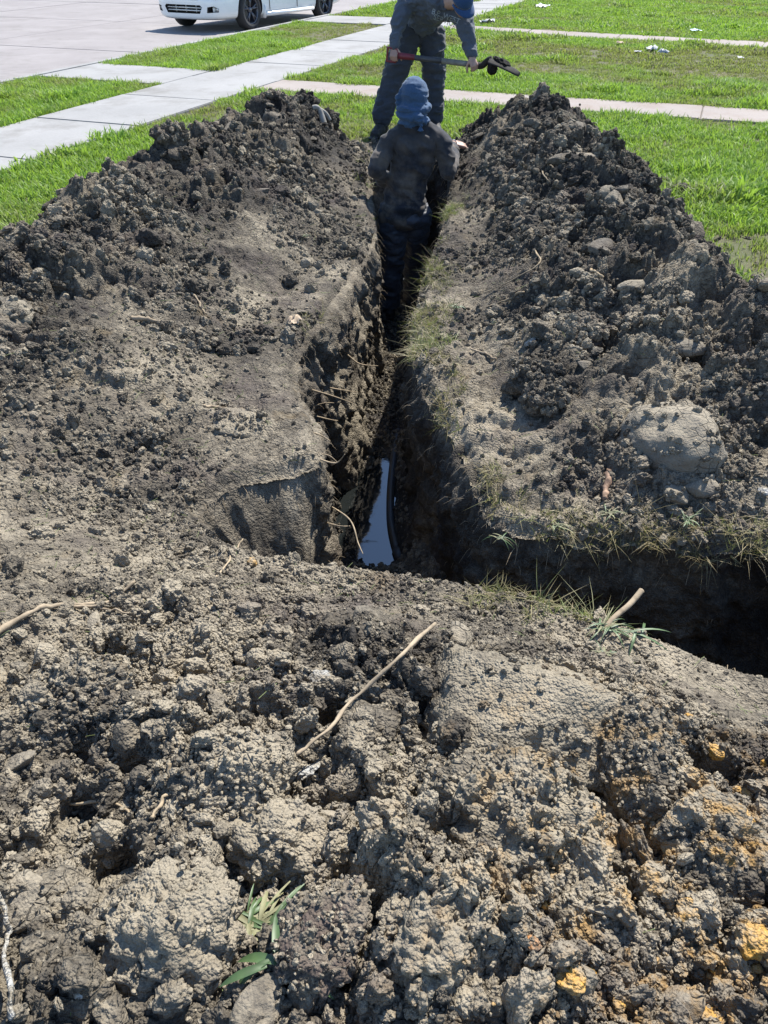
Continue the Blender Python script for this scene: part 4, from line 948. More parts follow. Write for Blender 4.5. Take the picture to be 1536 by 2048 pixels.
def head(c, M, s=1.0):
    L_ = lambda x, y, z: Vector(c) + M@Vector((x*s, y*s, z*s)); E = lambda p, r: ('e', p, [k*s for k in r], M)
    P = [E(L_(0,-.012,.035), (.076,.094,.085)), E(L_(0,.018,-.03), (.062,.072,.085)), E(L_(0,.045,-.085), (.035,.035,.028)),
         E(L_(0,.092,-.022), (.014,.020,.026)), E(L_(0,.098,-.035), (.017,.014,.011)), E(L_(0,.080,.012), (.050,.016,.012)),
         E(L_(0,.083,-.068), (.024,.011,.006)), E(L_(0,.081,-.079), (.021,.011,.006)), E(L_(.04,.062,-.03), (.022,.02,.022)), E(L_(-.04,.062,-.03), (.022,.02,.022))]
    for k in (-1, 1): P += [E(L_(k*.078,-.005,-.012), (.010,.021,.033)), E(L_(k*.032,.079,-.002), (.013,.010,.009))]
    return P
def cloth(name, col, mud, mud_amt, zr=None, rough=.85):
    m, nt, b = new_mat(name); p = posn(nt); f = noise(nt, 6, 6, .65, p); g = noise(nt, 240, 2, .5, p)
    c = ramp(nt, g, ((.3, [v*.8 for v in col]), (.7, [v*1.2 for v in col])))
    k = maths(nt, 'SUBTRACT', f, .52 if zr is None else .40)
    if zr is not None:                                           # mud gathers where the cloth has brushed the trench
        sep = N(nt, 'SeparateXYZ'); nt.links.new(p, sep.inputs[0]); mr = N(nt, 'MapRange', clamp=True); nt.links.new(sep.outputs[2], mr.inputs[0])
        for i, v in zip((1,2,3,4), (zr[0], zr[1], 1, 0)): mr.inputs[i].default_value = v
        k = maths(nt, 'MULTIPLY', k, mr.outputs[0])
    c = mixc(nt, maths(nt, 'MULTIPLY', k, mud_amt, True), c, mud); nt.links.new(c, b.inputs['Base Color']); b.inputs['Roughness'].default_value = rough
    b.inputs['Specular IOR Level'].default_value = .25; b.inputs['Sheen Weight'].default_value = .15; bump(nt, b, noise(nt, 320, 2, .5, p), .25, .001); return m
MUD = (.13,.105,.075)
m, nt, b = new_mat('skin'); c = ramp(nt, noise(nt, 25, 4, .6, posn(nt)), ((.3,(.33,.195,.145)),(.7,(.42,.265,.205)))); nt.links.new(c, b.inputs['Base Color']); b.inputs['Roughness'].default_value = .55
b.inputs['Subsurface Weight'].default_value = .08; b.inputs['Subsurface Radius'].default_value = (.01,.004,.002); M_SKIN = m
M_SHIRT1 = cloth('black_navy_shirt', (.021,.022,.027), (.15,.12,.09), 5.0, (-.05,.50)); M_TROUS1 = cloth('black_trousers', (.052,.057,.070), (.15,.13,.105), 2.6, None, .5)
M_HOOD = cloth('blue_cloth', (.034,.072,.140), (.02,.045,.09), .6); M_BOOT = plain('muddy_boot', (.022,.019,.017), .7, .5, 14, bmp=.6)
M_SHIRT2 = cloth('grey_blue_shirt', (.070,.082,.105), (.04,.045,.055), 1.0); M_TROUS2 = cloth('charcoal_trousers', (.040,.044,.054), (.09,.08,.065), .9)
M_CAP = cloth('blue_cap', (.022,.058,.150), (.012,.03,.08), .8)
def boot(name, ankle, toe, zf, parent, o, mat=M_BOOT):
    a = Vector(ankle); t = Vector(toe); d = t-a; d.z = 0; d.normalize(); h = Vector((a.x, a.y, zf)) - d*.055; sd_ = Vector((-d.y, d.x, 0))
    tp = Vector((h.x, h.y, zf)) + d*.28
    P = [('c', a+Vector((0,0,.06)), .060, h+d*.05+Vector((0,0,.07)), .058), ('c', h+Vector((0,0,.045)), .045, h+d*.12+Vector((0,0,.05)), .052), ('c', h+d*.12+Vector((0,0,.05)), .052, tp-d*.05+Vector((0,0,.038)), .042), ('c', h+d*.05+Vector((0,0,.09)), .055, h+d*.17+Vector((0,0,.055)), .046)]
    for q in (0, .1, .2, .26): P.append(('e', h+d*q+Vector((0,0,.012)), (.046,.05,.014), frame((0,0,1), d)))
    return blob(name, P, .008, 3, mat, parent, o, folds(.004, (30,30,60), (90,90,90), 5))

# ---- digger standing in the trench, seen from behind
def person_in_trench():
    J = {k: W(*v) for k, v in dict(head=(828,197,6.06), neck=(831,250,6.02), shL=(777,286,5.98), shR=(884,286,5.98), elL=(752,342,5.86), wrL=(782,372,6.20), elR=(899,342,5.92),
        chest=(829,300,6.0), waist=(814,365,5.97), pel=(805,420,5.95), hipL=(787,432,5.94), hipR=(833,432,5.97), knL=(786,523,5.93), anL=(777,600,5.93), knR=(826,520,6.12), anR=(828,600,6.28)).items()}
    hp = hit(927, 300); hp2 = Vector((hp.x, hp.y-.01, hp.z+.035)); J['wrR'] = hp2 + Vector((-.095,-.03,.020))
    o = Vector((J['pel'].x, J['pel'].y, FLOOR)); root = empty('person', o); tag(root, 'person in a black shirt and blue head cloth standing in the trench, back turned', 'person', 'workers digging the trench')
    HM = frame((.05,.12,1), (.05,1,-.2))
    body = head(J['head']-Vector((0,0,.01)), HM, 1.0) + chain([J['head']-Vector((0,.01,.05)), J['neck'], J['chest'], J['waist'], J['pel']], [.055,.050,.085,.09,.10])
    body += chain([J['shL'], J['elL'], J['wrL']], [.045,.036,.027]) + chain([J['shR'], J['elR'], J['wrR']], [.045,.036,.027]) + [('c', J['shL'], .034, J['neck'], .045), ('c', J['shR'], .034, J['neck'], .045)]
    body += chain([J['pel'], J['hipL'], J['knL'], J['anL']], [.09,.075,.05,.04]) + chain([J['pel'], J['hipR'], J['knR'], J['anR']], [.09,.075,.05,.04])
    body += hand(J['wrR'], hp2-J['wrR'], (0,.25,-1), (0,1,0), (.12,.22,.2), 1.15, (.1,.1), .25)
    body += hand(J['wrL'], Vector((.25,.8,-.4)), (.6,0,-.6), (0,0,1), (.5,.6,.4), 1.0)
    blob('body', body, .0052, 2, M_SKIN, root, o)
    X1 = Vector((1,0,0)); sh = []
    sh += chain([J['shL'], J['elL'], J['wrL'].lerp(J['elL'], .12)], [.066,.058,.046]) + chain([J['shR'], J['elR'], J['wrR'].lerp(J['elR'], .2)], [.066,.058,.048])
    for a_, b_, wa, wb in (('shm','chest',.155,.170), ('chest','waist',.170,.150), ('waist','hem',.150,.165)):
        pa = {'shm': J['shL'].lerp(J['shR'], .5)-Vector((0,0,.01))}.get(a_, J.get(a_)); pb = J.get(b_, J['pel']+Vector((0,-.01,-.035)))
        for t in np.linspace(0, 1, 5):
            c = pa.lerp(pb, t); w = wa+(wb-wa)*t; sh.append(('e', c, (w, .118, .085), I3))
    sh += [('c', J['shL'], .068, J['neck']-Vector((0,0,.005)), .066), ('c', J['shR'], .068, J['neck']-Vector((0,0,.005)), .066), ('e', J['neck']-Vector((0,0,.03)), (.10,.085,.07), I3)]
    def dfold(p, n):                                              # drag folds from shoulder to hip, flared crumpled hem
        q = p-np.array(J['waist']); d_ = .024*(np.clip(ridge(np.stack([q[:,0]*7+q[:,2]*9, q[:,1]*5, q[:,2]*4-q[:,0]*3], 1), (1,1,1), 4), -.5, 1)-.4)
        return d_ + .005*fbm3(p, 24, 3, 9) + .012*sst(.0, -.25, q[:,2])
    blob('shirt', sh, .0085, 3, M_SHIRT1, root, o, dfold)
    tr = chain([J['hipL'], J['knL'].lerp(J['hipL'], .5), J['knL'], J['knL'].lerp(J['anL'], .5), J['anL']-Vector((0,0,.03))], [.112,.100,.084,.082,.082])
    tr += chain([J['hipR'], J['knR'].lerp(J['hipR'], .5), J['knR'], J['anR']-Vector((0,0,.03))], [.112,.098,.080,.078])
    tr += [('e', J['pel']-Vector((0,0,.02)), (.158,.118,.12), I3), ('e', J['pel']+Vector((-.06,-.05,-.05)), (.085,.075,.09), I3), ('e', J['pel']+Vector((.06,-.05,-.05)), (.085,.075,.09), I3)]
    blob('trousers', tr, .0085, 3, M_TROUS1, root, o, folds(.024, (7,7,17), (22,22,44), 21))
    boot('boot', J['anL'], J['anL']+Vector((-.05,.3,0)), FLOOR+.015, root, o); boot('boot', J['anR'], J['anR']+Vector((.03,.3,0)), FLOOR+.015, root, o)
    H = J['head']; L_ = lambda x, y, z: H + HM@Vector((x,y,z))
    hd = [('e', L_(0,-.012,.030), (.098,.115,.108), HM), ('e', L_(0,-.015,-.045), (.100,.108,.085), HM), ('e', L_(0,-.02,-.10), (.094,.092,.06), HM), ('e', L_(0,-.035,-.145), (.100,.088,.045), HM)]
    for k in range(16):                                           # rolled edge round the face and the gathered roll at the nape
        a = 2*math.pi*k/16; a2 = 2*math.pi*(k+1)/16
        f = lambda q: L_(.103*math.cos(q), -.015+.108*math.sin(q), -.062 + .020*math.cos(q*1)+.014*math.sin(2*q))
        hd.append(('c', f(a), .019, f(a2), .019)); f2 = lambda q: L_(.096*math.cos(q), -.02+.098*math.sin(q), -.115-.018*math.cos(q)); hd.append(('c', f2(a), .024, f2(a2), .024))
    hd += chain([L_(-.098,-.02,-.06), L_(-.108,-.035,.0), L_(-.09,-.045,.055)], [.018,.020,.012])
    hd += chain([L_(.03,-.112,-.10), L_(.055,-.125,-.135), L_(.062,-.125,-.175)], [.034,.030,.020]) + chain([L_(-.02,-.11,-.085), L_(.04,-.125,-.11)], [.022,.030])
    blob('head_cloth', hd, .006, 2, M_HOOD, root, o, lambda p, n: .020*(np.clip(ridge((p-np.array(H))@np.array(((11,3,0),(3,8,0),(12,6,26.))), (1,1,1), 31), -.5, 1)-.45)*(.25+.75*sst(.08, -.04, p[:,2]-H.z)) + .004*fbm3(p, 30, 3, 3))
    # bracelet on the resting arm
    w0 = J['wrR']; ax = (J['wrR']-J['elR']).normalized(); q = Vector((0,0,1)).rotation_difference(ax); rr = []
    for k in range(20): a = 6.2832*k/20; rr.append(w0 - ax*.012 + q@Vector((.033*math.cos(a), .033*math.sin(a), 0)) - o)
    tube('bracelet', rr + [rr[0]], .004, plain('bracelet_metal', (.3,.3,.3), .4, .1, metal=.6), root, 6)
person_in_trench()

# ---- worker bending over the trench end with a shovel
def person_with_shovel():
    J = {k: W(*v) for k, v in dict(pel=(838,55,8.36), hipR=(815,72,8.30), knR=(789,150,8.18), anR=(764,228,8.02), hipL=(863,70,8.36), knL=(868,148,8.26), anL=(868,226,8.18),
        belly=(848,30,8.22), chest=(868,2,8.02), neck=(893,6,7.90), shR=(813,2,8.06), elR=(796,48,7.96), wrR=(789,93,7.86), shL=(926,30,7.88), elL=(937,82,7.78), wrL=(943,113,7.72), head=(924,2,7.70)).items()}
    zf = .0; o = Vector((J['pel'].x, J['pel'].y-.1, GZ)); root = empty('person', o)
    tag(root, 'person in a grey-blue shirt and blue cap bending forward with a shovel', 'person', 'workers digging the trench')
    g0 = W(787,110,7.84); g1 = W(952,130,7.70); ax = (g1-g0).normalized()
    HM = frame((.22,-.72,.62), (.45,-.45,-.75))
    body = head(J['head'], HM, 1.0) + chain([J['head']+Vector((-.02,.02,.0)), J['neck'], J['chest'], J['belly'], J['pel']], [.055,.055,.085,.085,.085])
    body += chain([J['neck'], J['shR'], J['elR'], J['wrR']], [.05,.036,.032,.028]) + chain([J['neck'], J['shL'], J['elL'], J['wrL']], [.05,.036,.032,.028])
    body += chain([J['pel'], J['hipR'], J['knR'], J['anR']], [.09,.075,.05,.04]) + chain([J['pel'], J['hipL'], J['knL'], J['anL']], [.09,.075,.05,.04])
    # right hand closes on the grip, left hand under the socket end of the shaft
    hr = g0 + ax*.0; body += hand(J['wrR'], (hr-J['wrR'])+Vector((0,-.02,0)), (.25,.9,.1), (1,0,0), (.9,1.0,.8), 1.0, (.5,.8), .02)
    hl = g1 - ax*.02; body += hand(J['wrL']+Vector((0,-.01,0)), (hl-J['wrL'])+Vector((0,-.03,0)), (-.1,1,-.2), (-1,0,0), (.9,1.0,.8), 1.0, (.5,.8), .02)
    blob('body', body, .0055, 2, M_SKIN, root, o)
    def torso(a, b_, wa, wb, n=5):
        out = []; d = (b_-a).normalized(); M = frame(d, Vector((0,-1,-.4)))
        for t in np.linspace(0, 1, n): w = wa+(wb-wa)*t; out.append(('e', a.lerp(b_, t), (w, .115+.02*t, .09), M))
        return out
    sh = torso(J['pel'], J['belly'], .150, .158) + torso(J['belly'], J['chest'], .158, .178) + torso(J['chest'], J['neck'].lerp(J['chest'], .5), .178, .15, 3)
    sh += chain([J['chest'], J['shR'], J['elR'], J['wrR'].lerp(J['elR'], .08)], [.11,.080,.062,.043]) + chain([J['chest'], J['shL'], J['elL'], J['wrL'].lerp(J['elL'], .1)], [.11,.080,.062,.046])
    sh += [('c', J['chest'], .11, J['neck'], .066)]
    shirt = blob('shirt', sh, .0085, 3, M_SHIRT2, root, o, folds(.022, (10,10,13), (26,26,44), 41))
    for wr, el in ((J['wrR'], J['elR']), (J['wrL'], J['elL'])):
        a = wr.lerp(el, .04)-o; b_ = wr.lerp(el, .2)-o; tube('cuff', [a, a.lerp(b_, .3), a.lerp(b_, .7), b_], [.040,.045,.047,.044], M_SHIRT2, root, 16)
    tr = chain([J['hipR'], J['knR'].lerp(J['hipR'], .5), J['knR'], J['knR'].lerp(J['anR'], .5), J['anR']-Vector((0,0,.02))], [.125,.120,.110,.096,.090])
    tr += chain([J['hipL'], J['knL'].lerp(J['hipL'], .5), J['knL'], J['knL'].lerp(J['anL'], .5), J['anL']-Vector((0,0,.02))], [.125,.118,.108,.094,.088])
    tr += [('e', J['pel']-Vector((0,0,.02)), (.165,.13,.13), I3)]
    blob('trousers', tr, .0085, 3, M_TROUS2, root, o, folds(.024, (6,6,15), (22,22,44), 51))
    boot('boot', J['anR'], W(738,275,7.75), GZ+.01, root, o); boot('boot', J['anL'], J['anL']+Vector((.06,-.3,0)), GZ+.01, root, o)
    # cap: crown, brim, button
    H = J['head']; L_ = lambda x, y, z: H + HM@Vector((x,y,z)); V = []; F = []; nu, nv = 28, 9
    for j in range(nv+1):
        t = j/nv*math.pi/2
        for i in range(nu): a = 2*math.pi*i/nu; V.append(L_(.089*math.cos(a)*math.cos(t), -.010+.106*math.sin(a)*math.cos(t), .018+.118*math.sin(t)) - o)
    for j in range(nv):
        for i in range(nu): F.append((j*nu+i, j*nu+(i+1)%nu, (j+1)*nu+(i+1)%nu, (j+1)*nu+i))
    cap = mesh_obj('cap', V, F, M_CAP, root); md = cap.modifiers.new('t', 'SOLIDIFY'); md.thickness = .004
    V = []; F = []; n = 14
    for j in range(4):
        for i in range(n+1):
            a = math.pi*(i/n); r = j/3; V.append(L_(.086*math.cos(a)*(1+.0*r), .085*math.sin(a)**.8+.075*r*math.sin(a)**.6-.005, .022 - .022*r - .018*math.cos(a)**2) - o)
    for j in range(3):
        for i in range(n): F.append((j*(n+1)+i, j*(n+1)+i+1, (j+1)*(n+1)+i+1, (j+1)*(n+1)+i))
    br = mesh_obj('brim', V, F, M_CAP, cap); md = br.modifiers.new('t', 'SOLIDIFY'); md.thickness = .005
    V, F = ico(2); mesh_obj('button', [Vector(v)*.009 + L_(0,-.01,.136) - o for v in V], F, M_CAP, cap)
    # lettering on the chest, laid onto the cloth
    deps = bpy.context.evaluated_depsgraph_get(); bv = BVHTree.FromPolygons([v.co+o for v in shirt.data.vertices], [tuple(p_.vertices) for p_ in shirt.data.polygons])
    m_ink = plain('print_ink', (.30,.34,.38), .8, .25, 40)
    for txt, px, py, size in (('B.P. WEST', 862, 27, .058), ('SERVICE', 866, 38, .058)):
        cu = bpy.data.curves.new('t', 'FONT'); cu.body = txt; cu.size = size; to = bpy.data.objects.new('t', cu); COL.objects.link(to); deps = bpy.context.evaluated_depsgraph_get(); deps.update()
        tm = bpy.data.meshes.new_from_object(to.evaluated_get(deps)); bm = bmesh.new(); bm.from_mesh(tm); bmesh.ops.triangulate(bm, faces=bm.faces); bmesh.ops.subdivide_edges(bm, edges=bm.edges, cuts=1)
        vdir = ray(px, py).normalized(); xr = Vector((.93, 0, -.30)).normalized(); yr = xr.cross(vdir).normalized(); yr = yr if yr.z > 0 else -yr; p0 = W(px, py, 7.6)
        for v in bm.verts:
            p_ = p0 + xr*v.co.x + yr*v.co.y; h_ = bv.ray_cast(p_, vdir)[0]; v.co = (h_ if h_ is not None else p_+vdir*.35) - vdir*.003 - o
        bm_obj('lettering', bm, m_ink, shirt); COL.objects.unlink(to); bpy.data.objects.remove(to)
    # ---- shovel
    so = g0; sv_ = tag(empty('shovel', so), 'dirty shovel with red grip held level, soil on its blade', 'shovel')
    m_red = plain('red_grip', (.16,.022,.03), .5, .3, 20); m_sh = plain('weathered_shaft', (.17,.16,.14), .75, .4, 18, bmp=.5); m_dk = plain('dark_shaft', (.045,.045,.05), .6, .3, 15); m_st = plain('muddy_steel', (.026,.024,.022), .85, .5, 15, metal=0, spec=.2, bmp=.6)
    up = Vector((0,0,1)); pr = ax.cross(up).normalized(); dn = ax.cross(pr).normalized(); dn = dn if dn.z < 0 else -dn
    A = lambda t, y=0, z=0: ax*t + pr*y + dn*z
    g = tube('grip', [A(.05,0,0), A(.02,0,-.05), A(-.055,0,-.052), A(-.055,0,.052), A(.02,0,.05), A(.05,0,0)], .013, m_red, sv_, 8)
    tube('collar', [A(.045), A(.10), A(.20)], [.025,.026,.022], m_red, sv_, 12); tube('upper_shaft', [A(.19), A(.32), A(.43)], [.0225,.022,.022], m_dk, sv_, 12)
    L1 = (g1-g0).length; tube('lower_shaft', [A(.43), A(.6), A(L1+.01)], [.0225,.0225,.023], m_sh, sv_, 12)
    b0 = g1-so; b1 = W(984,118,7.64)-so; b2 = W(1034,146,7.60)-so
    tube('socket', cr([tuple(b0-ax*.02), tuple(b0+ax*.05), tuple(b0.lerp(b1,.75)), tuple(b1)], 5), np.linspace(.026,.026,16), m_st, sv_, 12)
    V = []; F = []; d = (b2-b1); Lb = d.length; d.normalize(); wv_ = Vector((.10,-.97,-.12)); wv_ = (wv_-d*wv_.dot(d)).normalized(); nv_ = d.cross(wv_)
    nu, nw = 12, 10
    for i in range(nu+1):
        t = i/nu; hw = .105*(1 if t < .6 else math.sqrt(max(1-((t-.6)/.42)**2, .02)))
        for j in range(nw+1):
            q = j/nw*2-1; V.append(b1 + d*(t*.29-.02) + wv_*(q*hw) + nv_*(.030*q*q - .02*math.sin(t*2.2)))
    for i in range(nu):
        for j in range(nw): k = i*(nw+1)+j; F.append((k, k+1, k+nw+2, k+nw+1))
    bl = mesh_obj('blade', V, F, m_st, sv_); md = bl.modifiers.new('t', 'SOLIDIFY'); md.thickness = .004; md.offset = 0
    V, F = clod_geo(910, 4, .8, .45, (.085,.060,.030), .4, .3); lo = mesh_obj('soil_lump', V, F, M_WETSOIL); lo.location = so + b1.lerp(b2, .45) + Vector((0,0,.012)); lo.rotation_euler = (.3,.5,.2); tag(lo, 'black sticky soil clinging to the shovel blade', 'soil lump')
    V, F = clod_geo(915, 3, .8, .45, (.035,.035,.055), .4, .3); lo = mesh_obj('soil_lump', V, F, M_WETSOIL); lo.location = so + b1 + Vector((.005,-.03,-.055)); tag(lo, 'small wet soil lump hanging at the neck of the shovel', 'soil lump')
person_with_shovel()

# ------------------------------------------------------------------ parked car
def car():
    fh = W(492, 22, 19.26); fdir = Vector((-.48,-.877,0)).normalized(); ldir = Vector((-fdir.y, fdir.x, 0)); R_ = .335
    org = Vector((fh.x, fh.y, RZ)) - ldir*.80
    root = empty('parked_car', org, math.atan2(fdir.y, fdir.x)); root.scale = (1.05,1.05,1.05); tag(root, 'white sedan with dark alloy wheels parked at the kerb', 'car')
    m, nt, b = new_mat('white_paint'); b.inputs['Base Color'].default_value = (.62,.64,.64,1); b.inputs['Roughness'].default_value = .28; b.inputs['Coat Weight'].default_value = .6; b.inputs['Coat Roughness'].default_value = .05
    nt.links.new(ramp(nt, noise(nt, 3, 4, .6, N(nt, 'TexCoord').outputs['Object']), ((.35,(.72,.735,.73)),(.65,(.78,.79,.785)))), b.inputs['Base Color']); paint = m
    dark = plain('black_plastic', (.02,.02,.022), .6, .2); rub = plain('tyre_rubber', (.025,.025,.026), .85, .2); rimm = plain('dark_alloy', (.10,.10,.115), .35, .15, metal=.7)
    chrome = plain('silver_trim', (.55,.56,.58), .2, .05, metal=.9); m, nt, b = new_mat('car_glass'); b.inputs['Base Color'].default_value = (.02,.025,.03,1); b.inputs['Roughness'].default_value = .05; glass = m
    m, nt, b = new_mat('lamp_lens'); b.inputs['Base Color'].default_value = (.55,.56,.57,1); b.inputs['Roughness'].default_value = .1; b.inputs['Metallic'].default_value = .4; lens = m
    red = plain('tail_lens', (.25,.015,.015), .2, .1)
    ST = [(.99,.40,.25,.50,.58,.36),(.95,.60,.215,.56,.64,.50),(.84,.755,.20,.62,.70,.62),(.62,.850,.19,.69,.775,.70),(.28,.890,.185,.765,.85,.74),(-.3,.900,.18,.84,.935,.74),(-.78,.905,.18,.90,.995,.72),
          (-1.25,.905,.18,.93,1.28,.64),(-1.6,.905,.18,.945,1.41,.60),(-2.2,.905,.18,.955,1.455,.58),(-2.75,.905,.185,.965,1.41,.58),(-3.15,.895,.20,.975,1.26,.60),(-3.5,.875,.24,.965,1.06,.66),(-3.74,.82,.28,.93,1.01,.66),(-3.84,.66,.34,.86,.93,.48)]
    V = []; F = []; NS = 0
    for (x, hw, zb, zs, zr, rw) in ST:
        half = [(0,zb),(hw*.80,zb),(hw*.965,zb+.045),(hw*1.0,zb+.20),(hw*1.0,(zb+zs)/2+.10),(hw*.965,zs),(rw,zr-.035),(rw*.6,zr),(0,zr+.012)]
        sec = half + [(-y, z) for y, z in reversed(half[1:-1])]; NS = len(sec); V += [(x, y, z) for y, z in sec]
    for i in range(len(ST)-1):
        for j in range(NS): F.append((i*NS+j, (i+1)*NS+j, (i+1)*NS+(j+1)%NS, i*NS+(j+1)%NS))
    F.append(tuple(range(NS))); F.append(tuple(reversed([(len(ST)-1)*NS+j for j in range(NS)])))
    body = mesh_obj('body', V, F, [paint, dark], root); bm = bmesh.new(); bm.from_mesh(body.data); bmesh.ops.recalc_face_normals(bm, faces=bm.faces); bm.to_mesh(body.data); bm.free()
    ss = body.modifiers.new('s', 'SUBSURF'); ss.levels = ss.render_levels = 3
    # wheel arches, lower intake, fog-lamp pockets and an upper grille cut out of the shell
    bm = bmesh.new()
    def cyl(bm, x, y0, y1, z, r, n=40):
        a = [bm.verts.new((x+r*math.cos(6.2832*k/n), y0, z+r*math.sin(6.2832*k/n))) for k in range(n)]; c = [bm.verts.new((x+r*math.cos(6.2832*k/n), y1, z+r*math.sin(6.2832*k/n))) for k in range(n)]
        bm.faces.new(a); bm.faces.new(list(reversed(c)))
        for k in range(n): bm.faces.new((a[k], c[k], c[(k+1)%n], a[(k+1)%n]))
    for x in (0, -2.75):
        cyl(bm, x, .60, 1.2, R_, .385); cyl(bm, x, -1.2, -.60, R_, .385)
    bmesh.ops.recalc_face_normals(bm, faces=bm.faces)
    def prism(bm, pts, x0, x1):
        a = [bm.verts.new((x0, y, z)) for y, z in pts]; c = [bm.verts.new((x1, y, z)) for y, z in pts]; bm.faces.new(a); bm.faces.new(list(reversed(c)))
        for k in range(len(pts)): bm.faces.new((a[k], c[k], c[(k+1)%len(pts)], a[(k+1)%len(pts)]))
    prism(bm, [(-.40,.315),(.40,.315),(.46,.42),(.42,.455),(-.42,.455),(-.46,.42)], .80, 1.2)
    prism(bm, [(-.38,.535),(.38,.535),(.42,.60),(-.42,.60)], .86, 1.2)
    for k in (-1, 1): prism(bm, [(k*.55,.33),(k*.735,.34),(k*.745,.40),(k*.68,.44),(k*.57,.425)], .62, 1.2)
    bmesh.ops.recalc_face_normals(bm, faces=bm.faces)
    for f in bm.faces: f.material_index = 1
    cut = bm_obj('cutter', bm, [paint, dark]); bo = body.modifiers.new('b', 'BOOLEAN'); bo.operation = 'DIFFERENCE'; bo.solver = 'EXACT'; bo.use_self = True; cut.parent = root; cut.parent = None; cut.matrix_world = Matrix.LocRotScale(root.location, root.rotation_euler, root.scale); bo.object = cut
    bpy.context.view_layer.update(); me = bpy.data.meshes.new_from_object(body.evaluated_get(bpy.context.evaluated_depsgraph_get())); body.modifiers.clear(); body.data = me; me.name = 'body'; bpy.data.objects.remove(cut)
    me.polygons.foreach_set('use_smooth', np.ones(len(me.polygons), bool))
    try: me.set_sharp_from_angle(angle=rad(35))
    except Exception: pass
    def bx(name, x0, x1, y0, y1, z0, z1, mat, par=root, bev=.006, M=None):
        bm = bmesh.new(); box(bm, x0, x1, y0, y1, z0, z1, M); bmesh.ops.bevel(bm, geom=bm.edges[:], offset=bev, segments=2, affect='EDGES'); return bm_obj(name, bm, mat, par, True)
    gr = bx('intake_grille', .82, .835, -.43, .43, .325, .45, dark); 
    for z in (.362, .408): bx('slat', .90, .945, -.42, .42, z-.008, z+.008, paint, gr, .003)
    for y in (-.25, 0, .25): bx('strut', .87, .90, y-.006, y+.006, .33, .445, paint, gr, .002)
    bx('upper_grille', .875, .935, -.40, .40, .552, .585, chrome)
    for k in (-1, 1):
        fl = tube('fog_lamp', [(.66,k*.685,.385),(.80,k*.685,.385),(.815,k*.685,.385)], [.02,.045,.043], lens, root, 16); fl['label'] = 'round fog lamp in a black pocket'
        bx('fog_divider', .74, .86, k*.635-.012, k*.635+.012, .335, .43, paint, root, .004)
        Vh = []; Fh = []; hl = bx('headlight', -.17, .17, -.13, .13, -.055, .055, lens, root, .03); hl.location = (.70, k*.69, .63); hl.rotation_euler = (0, .30, -k*.55)
        tl = bx('tail_light', -.08, .08, -.16, .16, -.07, .07, red, root, .02); tl.location = (-3.66, k*.66, .82); tl.rotation_euler = (0,0,k*.35)
        bx('sill', -2.28, -.47, k*.895-.022, k*.895+.022, .20, .275, paint, root, .015)
        bx('mud_guard', -.46, -.425, k*.84-.07, k*.84+.085, .17, .40, paint, root, .012)
        for dx in (-1.12, -2.16):
            h_ = bx('door_handle', dx-.09, dx+.09, k*.925-.012, k*.925+.012, .80, .83, paint, root, .008)
        for dx in (-.62, -1.62, -2.42): bx('door_seam', dx-.004, dx+.004, k*.906-.006, k*.906+.006, .30, .90, dark, root, .001)
        mi = bx('side_mirror', -.09, .09, -.10, .10, -.06, .06, paint, root, .03); mi.location = (-.92, k*1.0, .99)
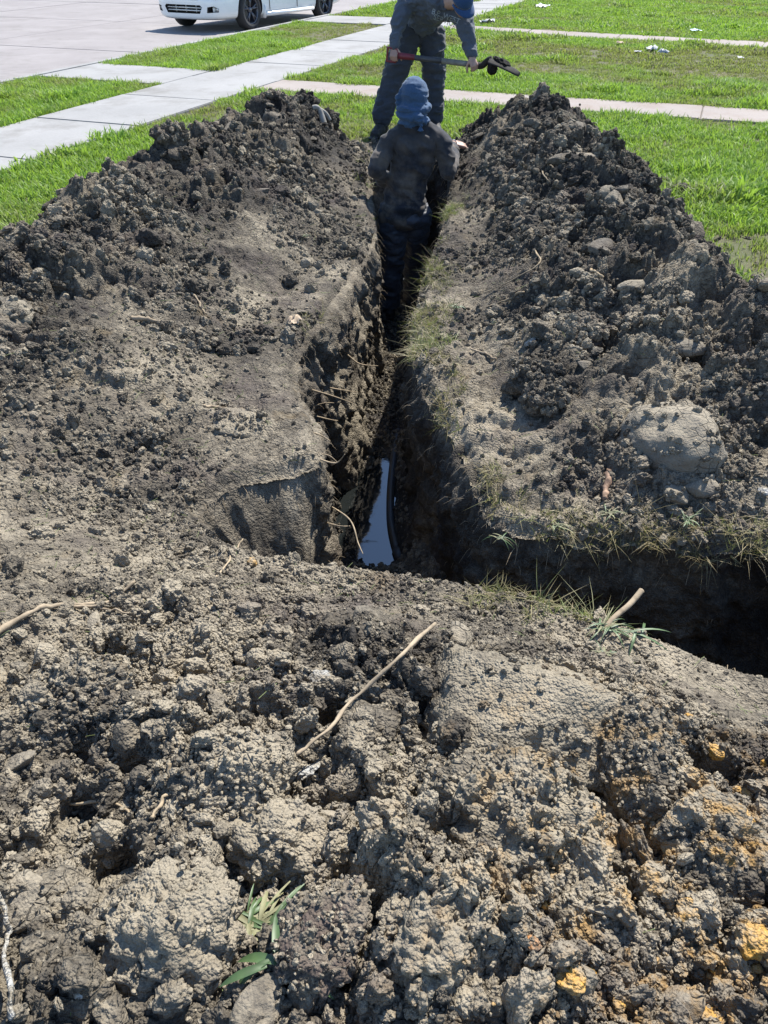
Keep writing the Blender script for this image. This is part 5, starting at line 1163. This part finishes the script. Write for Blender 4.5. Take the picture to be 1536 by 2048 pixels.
        # side glass
        for (a, b_) in ((7, 9), (9, 11)):
            S = [ST[q] for q in range(a, b_+1)]; V = []; F = []
            for s_ in S:
                y0, z0, y1, z1 = s_[1]*.965, s_[3], s_[5], s_[4]-.035; t0, t1 = .16, .84
                V += [(s_[0], k*(y0+(y1-y0)*t0+.012), z0+(z1-z0)*t0), (s_[0], k*(y0+(y1-y0)*t1+.012), z0+(z1-z0)*t1)]
            for q in range(len(S)-1): F.append((q*2, q*2+2, q*2+3, q*2+1))
            w_ = mesh_obj('side_window', V, F, glass, root, False); md = w_.modifiers.new('t', 'SOLIDIFY'); md.thickness = .006
    for name, a, b_ in (('windscreen', 6, 8), ('rear_window', 10, 12)):
        V = []; F = []
        for q in range(a, b_+1):
            s_ = ST[q]
            for y in np.linspace(-1, 1, 7): V.append((s_[0], y*s_[5]*.94, s_[4] + .022 - .03*abs(y)**2.5))
        for q in range(b_-a):
            for j in range(6): F.append((q*7+j, q*7+j+1, (q+1)*7+j+1, (q+1)*7+j))
        w_ = mesh_obj(name, V, F, glass, root); md = w_.modifiers.new('t', 'SOLIDIFY'); md.thickness = .008
    # wheels
    def lathe(prof, n=48):
        V = []; F = []
        for r, y in prof:
            for k in range(n): a = 6.2832*k/n; V.append((r*math.cos(a), y, r*math.sin(a)))
        for i in range(len(prof)-1):
            for k in range(n): F.append((i*n+k, i*n+(k+1)%n, (i+1)*n+(k+1)%n, (i+1)*n+k))
        return V, F
    for x in (0, -2.75):
        for k in (-1, 1):
            w_ = empty('wheel', (x, k*.80, R_)); w_.parent = root; w_.rotation_euler.z = 0 if k == 1 else math.pi
            V, F = lathe([(.235,-.10),(.300,-.115),(.330,-.085),(.335,0),(.330,.085),(.300,.110),(.240,.098),(.232,.085)]); mesh_obj('tyre', V, F, rub, w_)
            V, F = lathe([(.236,.092),(.226,.098),(.216,.085),(.205,.02),(.200,-.09)]); rim = mesh_obj('rim', V, F, rimm, w_)
            V, F = lathe([(.19,-.05),(.05,-.04),(.0,-.04)]); mesh_obj('brake_disc', V, F, plain('brake_steel', (.15,.15,.15), .5, .1, metal=.8), rim)
            for q in range(5):
                for dq in (-.16, .16):
                    a = 6.2832*q/5+.3; V, F = tube_geo([(.035*math.cos(a), .060, .035*math.sin(a)), (.12*math.cos(a+dq*.6), .078, .12*math.sin(a+dq*.6)), (.218*math.cos(a+dq), .082, .218*math.sin(a+dq))], [.020,.016,.013], 6); mesh_obj('spoke', V, F, rimm, rim)
            V, F = lathe([(.06,.03),(.058,.07),(.03,.085),(0,.087)], 20); mesh_obj('hub_cap', V, F, rimm, rim)
car()
